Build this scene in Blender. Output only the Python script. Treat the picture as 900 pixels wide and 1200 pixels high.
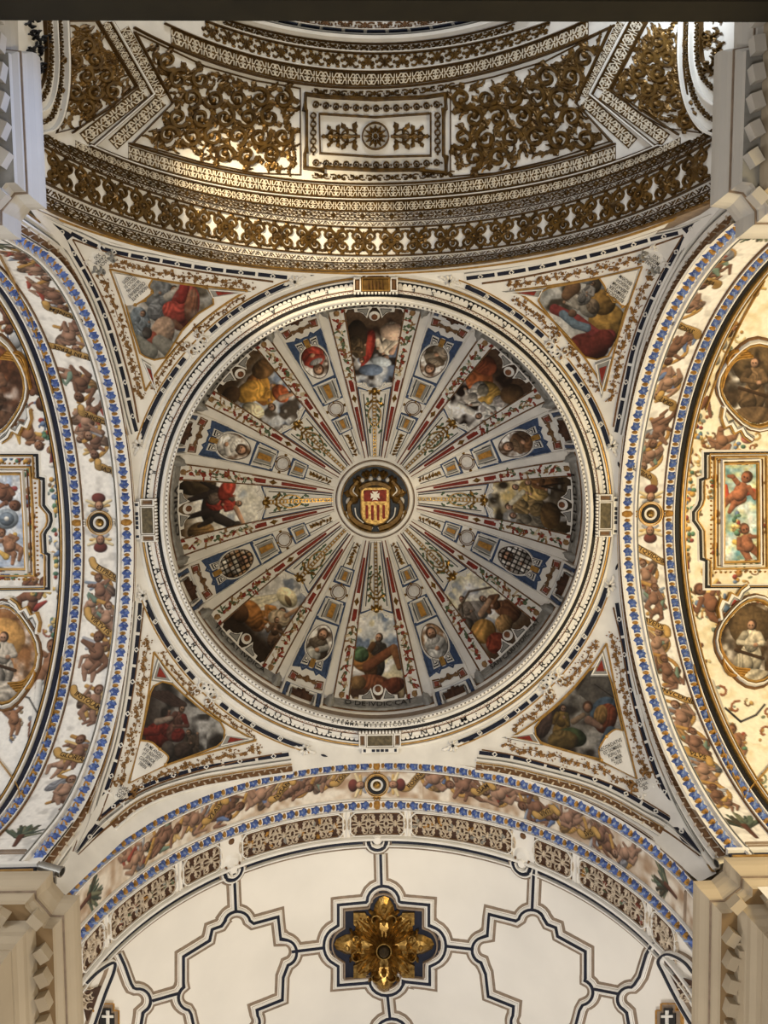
import bpy, math, random
import numpy as np
from mathutils import Matrix, Vector
from mathutils.geometry import tessellate_polygon
random.seed(7); RNG = np.random.default_rng(7)
PI = math.pi
for o in list(bpy.data.objects): bpy.data.objects.remove(o)
SC = bpy.context.scene
COL = SC.collection

# ---------------------------------------------------------------- camera, world, lights, exposure
U = 4.6            # metres per unit: half the width of the crossing
EYE = 1.6          # eye height above the floor
F = 916.6          # focal length for a 900 x 1200 frame
def rotm(a, b, c):
    Rx = np.array([[1,0,0],[0,math.cos(a),-math.sin(a)],[0,math.sin(a),math.cos(a)]])
    Ry = np.array([[math.cos(b),0,math.sin(b)],[0,1,0],[-math.sin(b),0,math.cos(b)]])
    Rz = np.array([[math.cos(c),-math.sin(c),0],[math.sin(c),math.cos(c),0],[0,0,1]])
    return Rx@Ry@Rz
RM = rotm(.0842,-.0213,-.0087)
CAM = np.array([-.0406,-.2961,0.])
def world(P):
    P = np.asarray(P, float)*U
    P[...,2] += EYE
    return P
cd = bpy.data.cameras.new('camera'); cam = bpy.data.objects.new('camera', cd); COL.objects.link(cam)
cd.sensor_fit = 'VERTICAL'; cd.sensor_height = 36; cd.sensor_width = 27; cd.lens = F/1200*36
cd.clip_start = .05; cd.clip_end = 200
m3 = np.stack([RM[0], -RM[1], -RM[2]], 1)
M4 = Matrix.Identity(4)
for i in range(3):
    for j in range(3): M4[i][j] = m3[i,j]
M4.translation = Vector(world(CAM))
cam.matrix_world = M4
SC.camera = cam

SC.view_settings.view_transform = 'Standard'; SC.view_settings.look = 'None'
SC.view_settings.gamma = 1; SC.view_settings.use_curve_mapping = False
SC.view_settings.exposure = 0.85
wd = bpy.data.worlds.new('World'); SC.world = wd; wd.use_nodes = True
wd.node_tree.nodes['Background'].inputs[0].default_value = (.95,.95,1,1)
wd.node_tree.nodes['Background'].inputs[1].default_value = .55
def light(name, kind, loc, tgt, energy, col, size=1., sy=None, spot=None):
    l = bpy.data.lights.new(name, kind); l.energy = energy; l.color = col
    if kind == 'AREA':
        l.size = size
        if sy: l.shape = 'RECTANGLE'; l.size_y = sy
    else: l.shadow_soft_size = size
    if spot: l.spot_size = spot; l.spot_blend = .8
    o = bpy.data.objects.new(name, l); COL.objects.link(o)
    p = Vector(world(loc)); o.location = p
    o.rotation_euler = (Vector(world(tgt))-p).to_track_quat('-Z','Y').to_euler()
    return o
# light positions are in units from the crossing's centre, heights above the eye
light('crossing_floodlight','AREA',(.1,.15,.1),(0,0,3.3),185,(1,.96,.91),1.6)
light('left_transept_floodlight','AREA',(-1.75,0,1.2),(-1.3,0,3.2),170,(.94,.97,1),1.2,3.)
light('right_transept_floodlight','AREA',(1.75,.05,1.2),(1.35,0,3.2),400,(1,.80,.45),1.0,3.)
light('nave_floodlight','AREA',(0,2.1,1.),(0,1.7,3.2),230,(1,.96,.90),2.6,1.2)
light('choir_window_light','AREA',(0,-4.4,1.7),(0,-1.6,3.0),330,(.92,.96,1),3.,2.)
light('choir_lamp','SPOT',(-.75,-1.62,1.98),(-.34,-1.14,3.14),1500,(1,.80,.5),.1,spot=.62)
light('choir_side_window','SPOT',(.62,-1.55,1.85),(-.95,-.9,2.03),950,(.30,.50,1),.25,spot=.5)
light('niche_daylight','AREA',(.72,-1.62,2.2),(.97,-1.72,2.42),30,(.8,.9,1),.3)

# ---------------------------------------------------------------- materials
MATS = {}
def srgb(c):
    c = np.asarray(c, float)/255.
    return np.where(c <= .04045, c/12.92, ((c+.055)/1.055)**2.4)
def mat(name, rgb, rough=.7, metal=0., var=.12, scale=9., rgb2=None, bump=.0, spec=.3):
    if name in MATS: return MATS[name]
    m = bpy.data.materials.new(name); m.use_nodes = True; nt = m.node_tree; b = nt.nodes['Principled BSDF']
    tc = nt.nodes.new('ShaderNodeTexCoord'); nz = nt.nodes.new('ShaderNodeTexNoise')
    nz.inputs['Scale'].default_value = scale; nz.inputs['Detail'].default_value = 5
    nt.links.new(tc.outputs['Object'], nz.inputs['Vector'])
    rp = nt.nodes.new('ShaderNodeValToRGB'); nt.links.new(nz.outputs['Fac'], rp.inputs['Fac'])
    c = srgb(rgb); c2 = srgb(rgb2) if rgb2 is not None else c*(1-var)**2
    rp.color_ramp.elements[0].position = .3; rp.color_ramp.elements[1].position = .7
    rp.color_ramp.elements[0].color = (*c2,1); rp.color_ramp.elements[1].color = (*np.clip(c*(1+var*.4),0,1),1)
    nt.links.new(rp.outputs['Color'], b.inputs['Base Color'])
    b.inputs['Roughness'].default_value = rough; b.inputs['Metallic'].default_value = metal
    b.inputs['Specular IOR Level'].default_value = spec
    if bump:
        bp = nt.nodes.new('ShaderNodeBump'); bp.inputs['Strength'].default_value = bump; bp.inputs['Distance'].default_value = .02
        nt.links.new(nz.outputs['Fac'], bp.inputs['Height']); nt.links.new(bp.outputs['Normal'], b.inputs['Normal'])
    MATS[name] = m; return m
def fresco_material():
    m = bpy.data.materials.new('painted_fresco'); m.use_nodes = True; nt = m.node_tree; b = nt.nodes['Principled BSDF']
    at = nt.nodes.new('ShaderNodeAttribute'); at.attribute_name = 'paint'
    tc = nt.nodes.new('ShaderNodeTexCoord'); nz = nt.nodes.new('ShaderNodeTexNoise'); nz.inputs['Scale'].default_value = 14; nz.inputs['Detail'].default_value = 6
    nt.links.new(tc.outputs['Object'], nz.inputs['Vector'])
    mp = nt.nodes.new('ShaderNodeMapRange'); mp.inputs['To Min'].default_value = .8; mp.inputs['To Max'].default_value = 1.2
    nt.links.new(nz.outputs['Fac'], mp.inputs['Value'])
    mx = nt.nodes.new('ShaderNodeMix'); mx.data_type = 'RGBA'; mx.blend_type = 'MULTIPLY'; mx.inputs[0].default_value = 1
    nt.links.new(at.outputs['Color'], mx.inputs[6]); nt.links.new(mp.outputs['Result'], mx.inputs[7])
    nt.links.new(mx.outputs[2], b.inputs['Base Color']); b.inputs['Roughness'].default_value = .6; b.inputs['Specular IOR Level'].default_value = .2
    return m
FRESCO = fresco_material()
WHITE = mat('white_stucco',(226,222,214),.75,var=.07,scale=2.5)
IVORY = mat('ivory_plaster',(231,226,217),.8,var=.04,scale=.9)
STONE = mat('beige_stone',(172,157,133),.8,var=.06,scale=1.2)
TAN = mat('tan_soffit_paint',(130,106,74),.85,var=.08,scale=1.5)
PALE = mat('pale_painted_cornice',(186,180,170),.6,var=.05,scale=1.2)
GREY = mat('grey_paint',(142,140,134),.7,var=.12,scale=6)
DGREY = mat('banner_grey',(146,144,138),.7,var=.25,scale=9)
NAVY = mat('navy_paint',(17,23,43),.55,var=.3,scale=7)
BLACK = mat('black_paint',(17,15,18),.6,var=.2,scale=7)
BLUE = mat('blue_leaf_paint',(84,108,168),.6,var=.3,scale=16,rgb2=(44,62,116))
PBLUE = mat('slate_blue_paint',(62,80,112),.6,var=.25,scale=12)
BROWN = mat('brown_line_paint',(112,80,50),.7,var=.25,scale=10)
DBROWN = mat('dark_brown_ground',(70,45,30),.7,var=.3,scale=10)
TAUPE = mat('taupe_line_paint',(140,122,104),.7,var=.15,scale=8)
RED = mat('brick_red_paint',(132,44,30),.65,var=.3,scale=12)
GREEN = mat('grey_green_paint',(92,112,88),.7,var=.3,scale=14)
OCHRE = mat('ochre_paint',(176,128,58),.6,var=.3,scale=12)
SKIN = mat('painted_flesh',(158,112,84),.7,var=.2,scale=12)
GOLD = mat('gilded_relief',(122,92,42),.40,metal=.55,var=.25,scale=10,rgb2=(74,52,20),spec=.5)
VGOLD = mat('gilded_arabesque',(112,84,38),.36,metal=.6,var=.25,scale=8,rgb2=(62,44,18),spec=.5)
BGOLD = mat('burnished_gold',(178,142,78),.30,metal=.85,var=.2,scale=14,rgb2=(104,76,32),bump=.3,spec=.5)
GLINE = mat('gold_leaf_line',(176,136,72),.4,metal=.4,var=.2,scale=10)
TANLEAF = mat('tan_vine_leaf',(148,112,66),.65,var=.3,scale=14,rgb2=(98,68,36))
WOOD = mat('dark_olive_timber',(36,32,20),.7,var=.2,scale=3)
METAL = mat('brushed_lamp_metal',(150,146,138),.35,metal=.8,var=.1,scale=5)
FLOORM = mat('stone_floor',(150,140,126),.6,var=.2,scale=.8)

# ---------------------------------------------------------------- objects
def link(o, parent=None):
    COL.objects.link(o)
    if parent is not None: o.parent = parent
    return o
ORG = {}
def thing(name, label, cat, at, group=None, kind=None):
    o = bpy.data.objects.new(name, None); link(o); o.empty_display_size = .1
    p = world(np.asarray(at, float)); o.location = p; ORG[o.name] = p
    return tag(o, label, cat, group, kind)
def tag(o, label=None, cat=None, group=None, kind=None):
    if label: o['label'] = label
    if cat: o['category'] = cat
    if group: o['group'] = group
    if kind: o['kind'] = kind
    return o
def mesh_obj(name, Pw, faces, mats, parent=None, mi=None, smooth=False):
    """Pw: world vertices. A child's vertices are kept relative to its thing's base."""
    Pw = np.asarray(Pw, float)
    org = ORG[parent.name] if parent is not None else (Pw.min(0)+Pw.max(0))/2
    me = bpy.data.meshes.new(name); me.from_pydata((Pw-org).tolist(), [], faces)
    if not isinstance(mats, (list,tuple)): mats = [mats]
    for m in mats: me.materials.append(m)
    if mi is not None: me.polygons.foreach_set('material_index', np.asarray(mi, np.int32))
    if smooth: me.polygons.foreach_set('use_smooth', np.ones(len(me.polygons), bool))
    o = bpy.data.objects.new(name, me); link(o, parent)
    if parent is None: o.location = org
    ORG[o.name] = org
    return o

# ---------------------------------------------------------------- surfaces: (a,b) -> point, inward normal
ZS = 2.2556
ARC = {'top':(.9941,2.0076,1.1688,-.0242),'left':(.8957,2.3975,.7816,.0041),'right':(.9084,2.1665,1.0127,-.0085),'bot':(.9509,2.185,1.0114,-.0153)}
PLN = {'top':-.9815,'bot':1.0296,'left':-1.,'right':1.}
RP2 = 1.95; PZ = 2.239
def rays(uv):
    uv = np.asarray(uv, float)
    q = np.stack([(uv[:,0]-450)/F,(uv[:,1]-600)/F,np.ones(len(uv))],1)
    return q@RM
def unit(v): return v/np.linalg.norm(v,axis=1,keepdims=True)
def on_sphere(uv, c, r2):
    d = unit(rays(uv)); oc = CAM-c; b = d@oc; k = oc@oc-r2
    t = -b+np.sqrt(np.maximum(b*b-k, 0)); P = CAM+d*t[:,None]
    return P, unit(c-P)
def pend(uv): return on_sphere(uv, np.array([0,0,PZ]), RP2)
def vault(side):
    r,zs,h,c = ARC[side]; ax = 0 if side in ('top','bot') else 1
    def f(uv):
        d = unit(rays(uv)); a = d[:,ax]/r; b = d[:,2]/h; e = (CAM[ax]-c)/r; g = (CAM[2]-zs)/h
        A = a*a+b*b; B = a*e+b*g; K = e*e+g*g-1
        t = (-B+np.sqrt(np.maximum(B*B-A*K, 0)))/A; P = CAM+d*t[:,None]
        N = np.zeros_like(P); N[:,ax] = -(P[:,ax]-c)/r**2; N[:,2] = -(P[:,2]-zs)/h**2
        return P, unit(N)
    return f
VT, VB, VL, VR = vault('top'), vault('bot'), vault('left'), vault('right')
def arch_curve(side, stilt=None):
    """the arch's curve from its foot on the negative side to the other one, with upright feet"""
    stilt = stilt or (.36 if side in ('left','right') else .06)
    r,zs,h,c = ARC[side]; th = np.linspace(PI, 0, 1501); x = c+r*np.cos(th); z = zs+h*np.sin(th)
    nx = -np.cos(th)/r; nz = -np.sin(th)/h
    v = np.linspace(stilt,0,60)[:-1]; o = np.ones(59)
    x = np.concatenate([o*x[0],x,o*x[-1]]); z = np.concatenate([z[0]-v,z,z[-1]-v[::-1]])
    nx = np.concatenate([o*nx[0],nx,o*nx[-1]]); nz = np.concatenate([o*0,nz,o*0])
    s = np.concatenate([[0],np.cumsum(np.hypot(np.diff(x),np.diff(z)))]); s -= s[59+750]
    return s,x,z,nx,nz
def band(side):
    """a = length along the arch from its crown, b = distance outward from the crossing's edge."""
    s,x,z,nx,nz = arch_curve(side); ax = 0 if side in ('top','bot') else 1; sg = np.sign(PLN[side])
    def f(ab):
        ab = np.asarray(ab, float); P = np.zeros((len(ab),3)); N = np.zeros((len(ab),3)); g = lambda q: np.interp(ab[:,0], s, q)
        P[:,ax] = g(x); P[:,2] = g(z); P[:,1-ax] = PLN[side]+sg*ab[:,1]; N[:,ax] = g(nx); N[:,2] = g(nz)
        return P, unit(N)
    return f
BANDS = {k:band(k) for k in ARC}
DZ, DR2 = 3.331, 1.0717
DRS = math.sqrt(DR2)
_ph = np.linspace(0, 1.35, 3000); _rho = F*DRS*np.sin(_ph)/(DZ+DRS*np.cos(_ph))
def dome(xy):
    """azimuthal map of the dome: x to the right, y towards the nave, distance = rho"""
    xy = np.asarray(xy, float); r = np.hypot(xy[:,0],xy[:,1]); th = np.arctan2(xy[:,1],xy[:,0])
    ph = np.interp(r, _rho, _ph)
    n = np.stack([np.sin(ph)*np.cos(th),np.sin(ph)*np.sin(th),np.cos(ph)],1)
    return np.array([0,0,DZ])+DRS*n, -n
def wedge(az):
    """dome map turned so that b = rho runs outward along azimuth az and a goes across it"""
    ca, sa = math.cos(az), math.sin(az)
    def f(ab):
        ab = np.asarray(ab, float)
        return dome(np.stack([ab[:,1]*ca-ab[:,0]*sa, ab[:,1]*sa+ab[:,0]*ca],1))
    return f
def polar(f0):
    def f(ab):            # a = azimuth, b = rho
        ab = np.asarray(ab, float); return f0(np.stack([ab[:,1]*np.cos(ab[:,0]),ab[:,1]*np.sin(ab[:,0])],1))
    return f
def ring_at(z):
    def f(ab):            # a = azimuth, b = rho measured at height z; faces down
        ab = np.asarray(ab, float); R = ab[:,1]*z/F
        P = np.stack([R*np.cos(ab[:,0]),R*np.sin(ab[:,0]),np.full(len(ab),z)],1)
        return P, np.tile([0,0,-1.],(len(ab),1))
    return f
def drum(R):
    def f(ab):            # a = azimuth, b = height
        ab = np.asarray(ab, float); c,s = np.cos(ab[:,0]),np.sin(ab[:,0])
        return np.stack([R*c,R*s,ab[:,1]],1), np.stack([-c,-s,0*c],1)
    return f
def on_z(uv, z):
    d = rays(uv); return CAM+d*((z-CAM[2])/d[:,2])[:,None]

# ---------------------------------------------------------------- mesh builder on a surface
class MB:
    def __init__(s, surf): s.S = surf; s.A = []; s.Fc = []; s.mi = []; s.n = 0
    def add(s, abh, faces, mi=0):
        s.A.append(np.asarray(abh, float)); n = s.n
        s.Fc += [[i+n for i in f] for f in faces]; s.mi += [mi]*len(faces); s.n += len(abh)
    def poly(s, pts, h0=0., h1=.004, mi=0):
        n = len(pts); a = [(x,y,h1) for x,y in pts]+[(x,y,h0) for x,y in pts]
        tr = tessellate_polygon([[Vector((x,y,0)) for x,y in pts]])
        s.add(a, [list(t) for t in tr]+[[i,(i+1)%n,n+(i+1)%n,n+i] for i in range(n)], mi)
    def fan(s, pts, h0=0., h1=.004, mi=0, top=1.7):
        n = len(pts); p = np.asarray(pts, float); c = p.mean(0); q = c+(p-c)*.6
        a = [(x,y,h0) for x,y in p]+[(x,y,h1) for x,y in q]+[(c[0],c[1],h1*top)]
        f = [[i,(i+1)%n,n+(i+1)%n,n+i] for i in range(n)]+[[n+i,n+(i+1)%n,2*n] for i in range(n)]
        s.add(a, f, mi)
    def disc(s, c, r, h0=0., h1=.004, n=10, mi=0, ry=None, top=1.4):
        ry = ry or r
        s.fan([(c[0]+r*math.cos(2*PI*i/n), c[1]+ry*math.sin(2*PI*i/n)) for i in range(n)], h0, h1, mi, top)
    def rib(s, path, w, h0=0., h1=.004, closed=False, mi=0, prof=(-1,-.6,.6,1)):
        p = np.asarray(path, float); n = len(p)
        if n < 2: return
        if closed: t = np.roll(p,-1,0)-np.roll(p,1,0)
        else: t = np.gradient(p, axis=0)
        t /= np.maximum(np.linalg.norm(t,axis=1,keepdims=True),1e-9); nn = np.stack([-t[:,1],t[:,0]],1)
        w = np.broadcast_to(np.asarray(w, float)/2, (n,))
        # mitre: keep the width on sharp corners
        if closed: e0 = p-np.roll(p,1,0)
        else: e0 = np.vstack([p[1]-p[0], np.diff(p,axis=0)])
        e0 /= np.maximum(np.linalg.norm(e0,axis=1,keepdims=True),1e-9)
        cs = np.clip(np.abs((e0*t).sum(1)),.5,1); w = w/cs
        k = len(prof); hs = [h0]+[h1]*(k-2)+[h0]
        a = np.concatenate([np.column_stack([p+nn*(w*q)[:,None], np.full(n,hh)]) for q,hh in zip(prof,hs)])
        f = []
        for j in range(k-1):
            for i in range(n if closed else n-1):
                i2 = (i+1)%n; f.append([j*n+i,j*n+i2,(j+1)*n+i2,(j+1)*n+i])
        if not closed: f += [[j*n for j in range(k)], [j*n+n-1 for j in range(k)][::-1]]
        s.add(a, f, mi)
    def leaf(s, p, ang, L, W, h=.005, bend=0., mi=0, lob=0):
        m = 6; mid = []; lft = []; rgt = []; a = ang; x,y = p
        for i in range(m+1):
            t = i/m; ww = W/2*math.sin(PI*min(1,t*.9+.1))**.8*(1-.25*t)
            if lob: ww *= 1+.38*math.cos(t*PI*lob)
            if i == m: ww = 0
            nx,ny = -math.sin(a),math.cos(a)
            mid.append((x,y,h*(1-.3*t))); lft.append((x+nx*ww,y+ny*ww,h*.25)); rgt.append((x-nx*ww,y-ny*ww,h*.25))
            x += math.cos(a)*L/m; y += math.sin(a)*L/m; a += bend/m
        n = m+1; f = []
        for i in range(m): f += [[i,i+1,n+i+1,n+i],[2*n+i,2*n+i+1,i+1,i]]
        s.add(mid+lft+rgt, f, mi)
    def vine(s, p, L, ang, h=.005, mi=0):       # five-lobed vine leaf
        pts = []
        for i in range(10):
            a = ang+2*PI*i/10; r = L*(1 if i%2 == 0 else .55)*(.75 if i == 5 else 1)
            pts.append((p[0]+r*math.cos(a), p[1]+r*math.sin(a)))
        s.fan(pts, 0, h*.7, mi)
    def text(s, txt, p, ang, size, h=.006, mi=0, sx=1., flip=False):
        v, f = glyphs(txt); v = v*np.array([size*sx, size])
        if flip: v = v*np.array([1,-1])
        c, sn = math.cos(ang), math.sin(ang)
        s.add(np.column_stack([p[0]+v[:,0]*c-v[:,1]*sn, p[1]+v[:,0]*sn+v[:,1]*c, np.full(len(v),h)]), f, mi)
    def grid(s, a0,a1,na,b0,b1,nb,h=0.,mi=0):
        A,B = np.meshgrid(np.linspace(a0,a1,na),np.linspace(b0,b1,nb),indexing='ij')
        abh = np.column_stack([A.ravel(),B.ravel(),np.full(A.size,h)])
        s.add(abh, [[i*nb+j,(i+1)*nb+j,(i+1)*nb+j+1,i*nb+j+1] for i in range(na-1) for j in range(nb-1)], mi)
    def fill(s, pts, h=.002, step=3.,mi=0):
        p = np.asarray(pts,float); (x0,y0),(x1,y1) = p.min(0),p.max(0); A,B = np.meshgrid(np.arange(x0,x1+step,step),np.arange(y0,y1+step,step),indexing='ij'); na,nb = A.shape
        ins = inside([tuple(q) for q in pts],A+step/2,B+step/2)
        s.add(np.column_stack([A.ravel(),B.ravel(),np.full(A.size,h)]),[[i*nb+j,(i+1)*nb+j,(i+1)*nb+j+1,i*nb+j+1] for i in range(na-1) for j in range(nb-1) if ins[i,j]],mi)
    def points(s):
        a = np.concatenate(s.A); P,N = s.S(a[:,:2]); return P+N*a[:,2:3]
    def build(s, name, mats, parent=None, label=None, kind=None, smooth=False):
        if not s.A: return None
        o = mesh_obj(name, world(s.points()), s.Fc, mats, parent, s.mi if isinstance(mats,(list,tuple)) else None, smooth)
        return tag(o, label, kind=kind)
_gl = {}
def glyphs(txt):
    if txt in _gl: return _gl[txt]
    c = bpy.data.curves.new('lettering','FONT'); c.body = txt; c.size = 1.35; c.align_x = 'CENTER'; c.align_y = 'CENTER'; c.resolution_u = 2
    c.offset = .012
    o = bpy.data.objects.new('lettering', c); COL.objects.link(o)
    me = o.evaluated_get(bpy.context.evaluated_depsgraph_get()).to_mesh()
    v = np.array([w.co[:2] for w in me.vertices]).reshape(-1,2)*np.array([1,-1.]); f = [list(p.vertices) for p in me.polygons]
    bpy.data.objects.remove(o); bpy.data.curves.remove(c)
    _gl[txt] = (v, f); return _gl[txt]
def arc(cx,cy,r,a0,a1,n=14,ry=None):
    ry = ry or r
    return [(cx+r*math.cos(a0+(a1-a0)*i/n), cy+ry*math.sin(a0+(a1-a0)*i/n)) for i in range(n+1)]
def dens(path, step=6., closed=False):
    p = [tuple(q) for q in path]; out = []
    if closed: p = p+[p[0]]
    for a,b in zip(p,p[1:]):
        n = max(1,int(math.hypot(b[0]-a[0],b[1]-a[1])/step))
        out += [(a[0]+(b[0]-a[0])*i/n, a[1]+(b[1]-a[1])*i/n) for i in range(n)]
    return out if closed else out+[p[-1]]
def smooth(path, n=8):                            # Catmull-Rom through the points
    p = np.asarray(path, float); p = np.vstack([2*p[0]-p[1],p,2*p[-1]-p[-2]]); o = []
    for i in range(1,len(p)-2):
        for k in range(n):
            t = k/n; a,b,c,d = p[i-1],p[i],p[i+1],p[i+2]
            o.append(tuple(.5*((2*b)+(-a+c)*t+(2*a-5*b+4*c-d)*t*t+(-a+3*b-3*c+d)*t**3)))
    return o+[tuple(p[-2])]
def along(path):
    p = np.asarray(path, float); s = np.concatenate([[0],np.cumsum(np.hypot(*np.diff(p,axis=0).T))])
    def at(d):
        x = np.interp(d,s,p[:,0]); y = np.interp(d,s,p[:,1])
        e = .5; t = math.atan2(np.interp(d+e,s,p[:,1])-np.interp(d-e,s,p[:,1]), np.interp(d+e,s,p[:,0])-np.interp(d-e,s,p[:,0]))
        return x,y,t
    def cut(d0,d1,n=6): return [at(d0+(d1-d0)*i/n)[:2] for i in range(n+1)]
    return s[-1], at, cut
def inside(pts, X, Y):
    m = np.zeros(np.shape(X), bool); n = len(pts)
    for i in range(n):
        (x0,y0),(x1,y1) = pts[i],pts[(i+1)%n]
        if y0 == y1: continue
        c = (y0 > Y) != (y1 > Y); m ^= c & (X < (x1-x0)*(Y-y0)/(y1-y0)+x0)
    return m
def centre(surf, uv): return surf(np.array([uv], float))[0][0]

# ---------------------------------------------------------------- ornament
def scroll(mb, x, y, ang, r, turn, w, h=.006, depth=1, mi=0, leaves=4, ok=None, total=4.6):
    n = 16; pts = []; ws = []; a = ang; px,py = x,y; ds = total*r*.52/n; info = []
    for i in range(n+1):
        t = i/n; pts.append((px,py)); ws.append(w*(1-.55*t)); info.append((px,py,a))
        rr = r*(1-.78*t)+.08*r; st = total/n*rr*.85
        px += math.cos(a)*st; py += math.sin(a)*st; a += turn*total/n
    if ok and not ok(pts[8][0],pts[8][1]): return
    mb.rib(pts, ws, 0, h, mi=mi)
    mb.disc(pts[-1], w*.95, 0, h*1.1, 7, mi)
    for k in range(leaves):
        i = int(1+k*(n*.72)/max(1,leaves)); qx,qy,qa = info[i]; sz = r*(1.0-.1*k)
        mb.leaf((qx,qy), qa-turn*.75, sz*1.05, sz*.62, h*.9, -turn*.9, mi, 3)
        if k%2: mb.leaf((qx,qy), qa+turn*1.0, sz*.6, sz*.36, h*.8, turn*1.0, mi)
    if depth > 0:
        qx,qy,qa = info[3]; scroll(mb, qx, qy, qa-turn*.8, r*.62, -turn, w*.8, h, depth-1, mi, max(2,leaves-1), ok, total)
class PT:
    """small painter on a grid of sample points (X right, Y down in its own picture)"""
    def __init__(s, X, Y, bg=(235,230,222)):
        s.X, s.Y = X, Y; s.c = np.ones(X.shape+(3,))*np.array(bg, float)
        s.k = RNG.random(6)*50
    def noise(s, sc, seed=0):
        r = np.random.default_rng(int(seed*977+13)); L = r.random((64,64)); x = (s.X/sc+seed*3.7)%63; y = (s.Y/sc+seed*7.1)%63
        i = x.astype(int); j = y.astype(int); fx = x-i; fy = y-j; fx = fx*fx*(3-2*fx); fy = fy*fy*(3-2*fy)
        i2 = (i+1)%64; j2 = (j+1)%64
        return (L[i,j]*(1-fx)+L[i2,j]*fx)*(1-fy)+(L[i,j2]*(1-fx)+L[i2,j2]*fx)*fy
    def put(s, m, col): m = np.clip(m,0,1)[...,None]; s.c = s.c*(1-m)+col*m
    def cloud(s, col, sc=14, lo=.45, hi=.75, seed=1, m=1.):
        n = .6*s.noise(sc,seed)+.4*s.noise(sc*.45,seed+5); s.put(np.clip((n-lo)/(hi-lo),0,1)*m, np.array(col,float))
    def grad(s, y0, y1, col): s.put(np.clip((s.Y-y0)/(y1-y0),0,1), np.array(col,float))
    def sub(s, x0,x1,y0,y1): return np.nonzero((s.X > x0)&(s.X < x1)&(s.Y > y0)&(s.Y < y1))
    def mixin(s, w, m, col):
        m = np.clip(m,0,1)[:,None]; s.c[w] = s.c[w]*(1-m)+col*m
    def ell(s, x, y, rx, ry, a, col, sh=.5, soft=.9, folds=0., fs=0):
        R = max(rx,ry)+2; w = s.sub(x-R,x+R,y-R,y+R)
        if not len(w[0]): return
        c,n = math.cos(a),math.sin(a); dx,dy = s.X[w]-x,s.Y[w]-y; lx = (dx*c+dy*n)/rx; ly = (-dx*n+dy*c)/ry; d = np.sqrt(lx*lx+ly*ly)
        m = np.clip((1-d)*min(rx,ry)/soft+.5,0,1)
        l = 1+sh*(-(dx*.5+dy*.8)/max(rx,ry))-.28*np.clip(d,0,1)**3
        if folds: l = l*(1+.55*folds*np.sin(lx*7+3*ly+2.5*s.noise(max(rx,ry)*.7,fs)[w]*6))
        s.mixin(w, m, np.clip(np.array(col,float)*l[:,None],0,255))
    def limb(s, x0,y0,x1,y1,r0,r1,col,sh=.35):
        R = max(r0,r1)+2; w = s.sub(min(x0,x1)-R,max(x0,x1)+R,min(y0,y1)-R,max(y0,y1)+R)
        if not len(w[0]): return
        X,Y = s.X[w],s.Y[w]; dx,dy = x1-x0,y1-y0; L2 = dx*dx+dy*dy+1e-6; t = np.clip(((X-x0)*dx+(Y-y0)*dy)/L2,0,1)
        ex,ey = X-(x0+t*dx),Y-(y0+t*dy); r = r0+(r1-r0)*t; d = np.hypot(ex,ey)/r
        l = 1+sh*(-(ex*.5+ey*.8)/r)-.25*np.clip(d,0,1)**3
        s.mixin(w, np.clip((1-d)*r/.9+.5,0,1), np.clip(np.array(col,float)*l[:,None],0,255))
    def path(s, pts, w, col, sh=.25):
        for (a,b),(c,d) in zip(pts,pts[1:]): s.limb(a,b,c,d,w/2,w/2,col,sh)
    def poly(s, pts, col, sh=.12, seed=3):
        m = inside(pts,s.X,s.Y).astype(float); s.put(m, np.array(col,float)*(1-sh+2*sh*s.noise(9,seed))[...,None])
    def putto(s, x, y, L, a, v=0, skin=(150,104,78), hair=(92,56,34), wing=None, cloth=None):
        R = random.Random(v); c,n = math.cos(a),math.sin(a)
        def q(u,w): return x+L*(u*c-w*n), y+L*(u*n+w*c)          # w down along the body
        sg = 1 if v%2 else -1
        if wing:
            for k in range(3):
                p0 = q(sg*.05,-.15); p1 = q(sg*(.34-.04*k),-.32+.13*k); s.limb(*p0,*p1,.07*L,.04*L,wing)
        if cloth:
            p0 = q(-.25*sg,-.1); p1 = q(.22*sg,.28); s.limb(*p0,*p1,.06*L,.09*L,cloth); p2 = q(.34*sg,.02); s.limb(*p1,*p2,.08*L,.03*L,cloth)
        k1 = R.uniform(-.25,.3); k2 = R.uniform(-.3,.25)
        for sd,kk in ((-1,k1),(1,k2)):
            h = q(.09*sd,.15); kn = q(.12*sd+kk*.6,.33); ft = q(.1*sd+kk*.2+.1*sg,.52)
            s.limb(*h,*kn,.105*L,.075*L,skin); s.limb(*kn,*ft,.075*L,.045*L,skin)
        s.ell(*q(0,.02),.155*L,.22*L,a,skin,.5)
        s.ell(*q(.01*sg,.10),.15*L,.13*L,a,np.array(skin)*1.05,.5)
        for sd in (-1,1):
            h = q(.13*sd,-.13); e = q(.26*sd+R.uniform(-.1,.1),-.02+R.uniform(-.25,.12)); w = q(.2*sd+R.uniform(-.2,.2),-.25+R.uniform(-.2,.45))
            s.limb(*h,*e,.06*L,.05*L,skin); s.limb(*e,*w,.05*L,.035*L,skin)
        hx = R.uniform(-.07,.07)
        s.ell(*q(hx,-.33),.125*L,.135*L,a,hair,.4); s.ell(*q(hx+.02*sg,-.30),.098*L,.115*L,a,skin,.4)
        for d in (-.035,.035): s.ell(*q(hx+.02*sg+d,-.305),.016*L+.25,.014*L+.25,a,(58,34,24),0)
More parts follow.
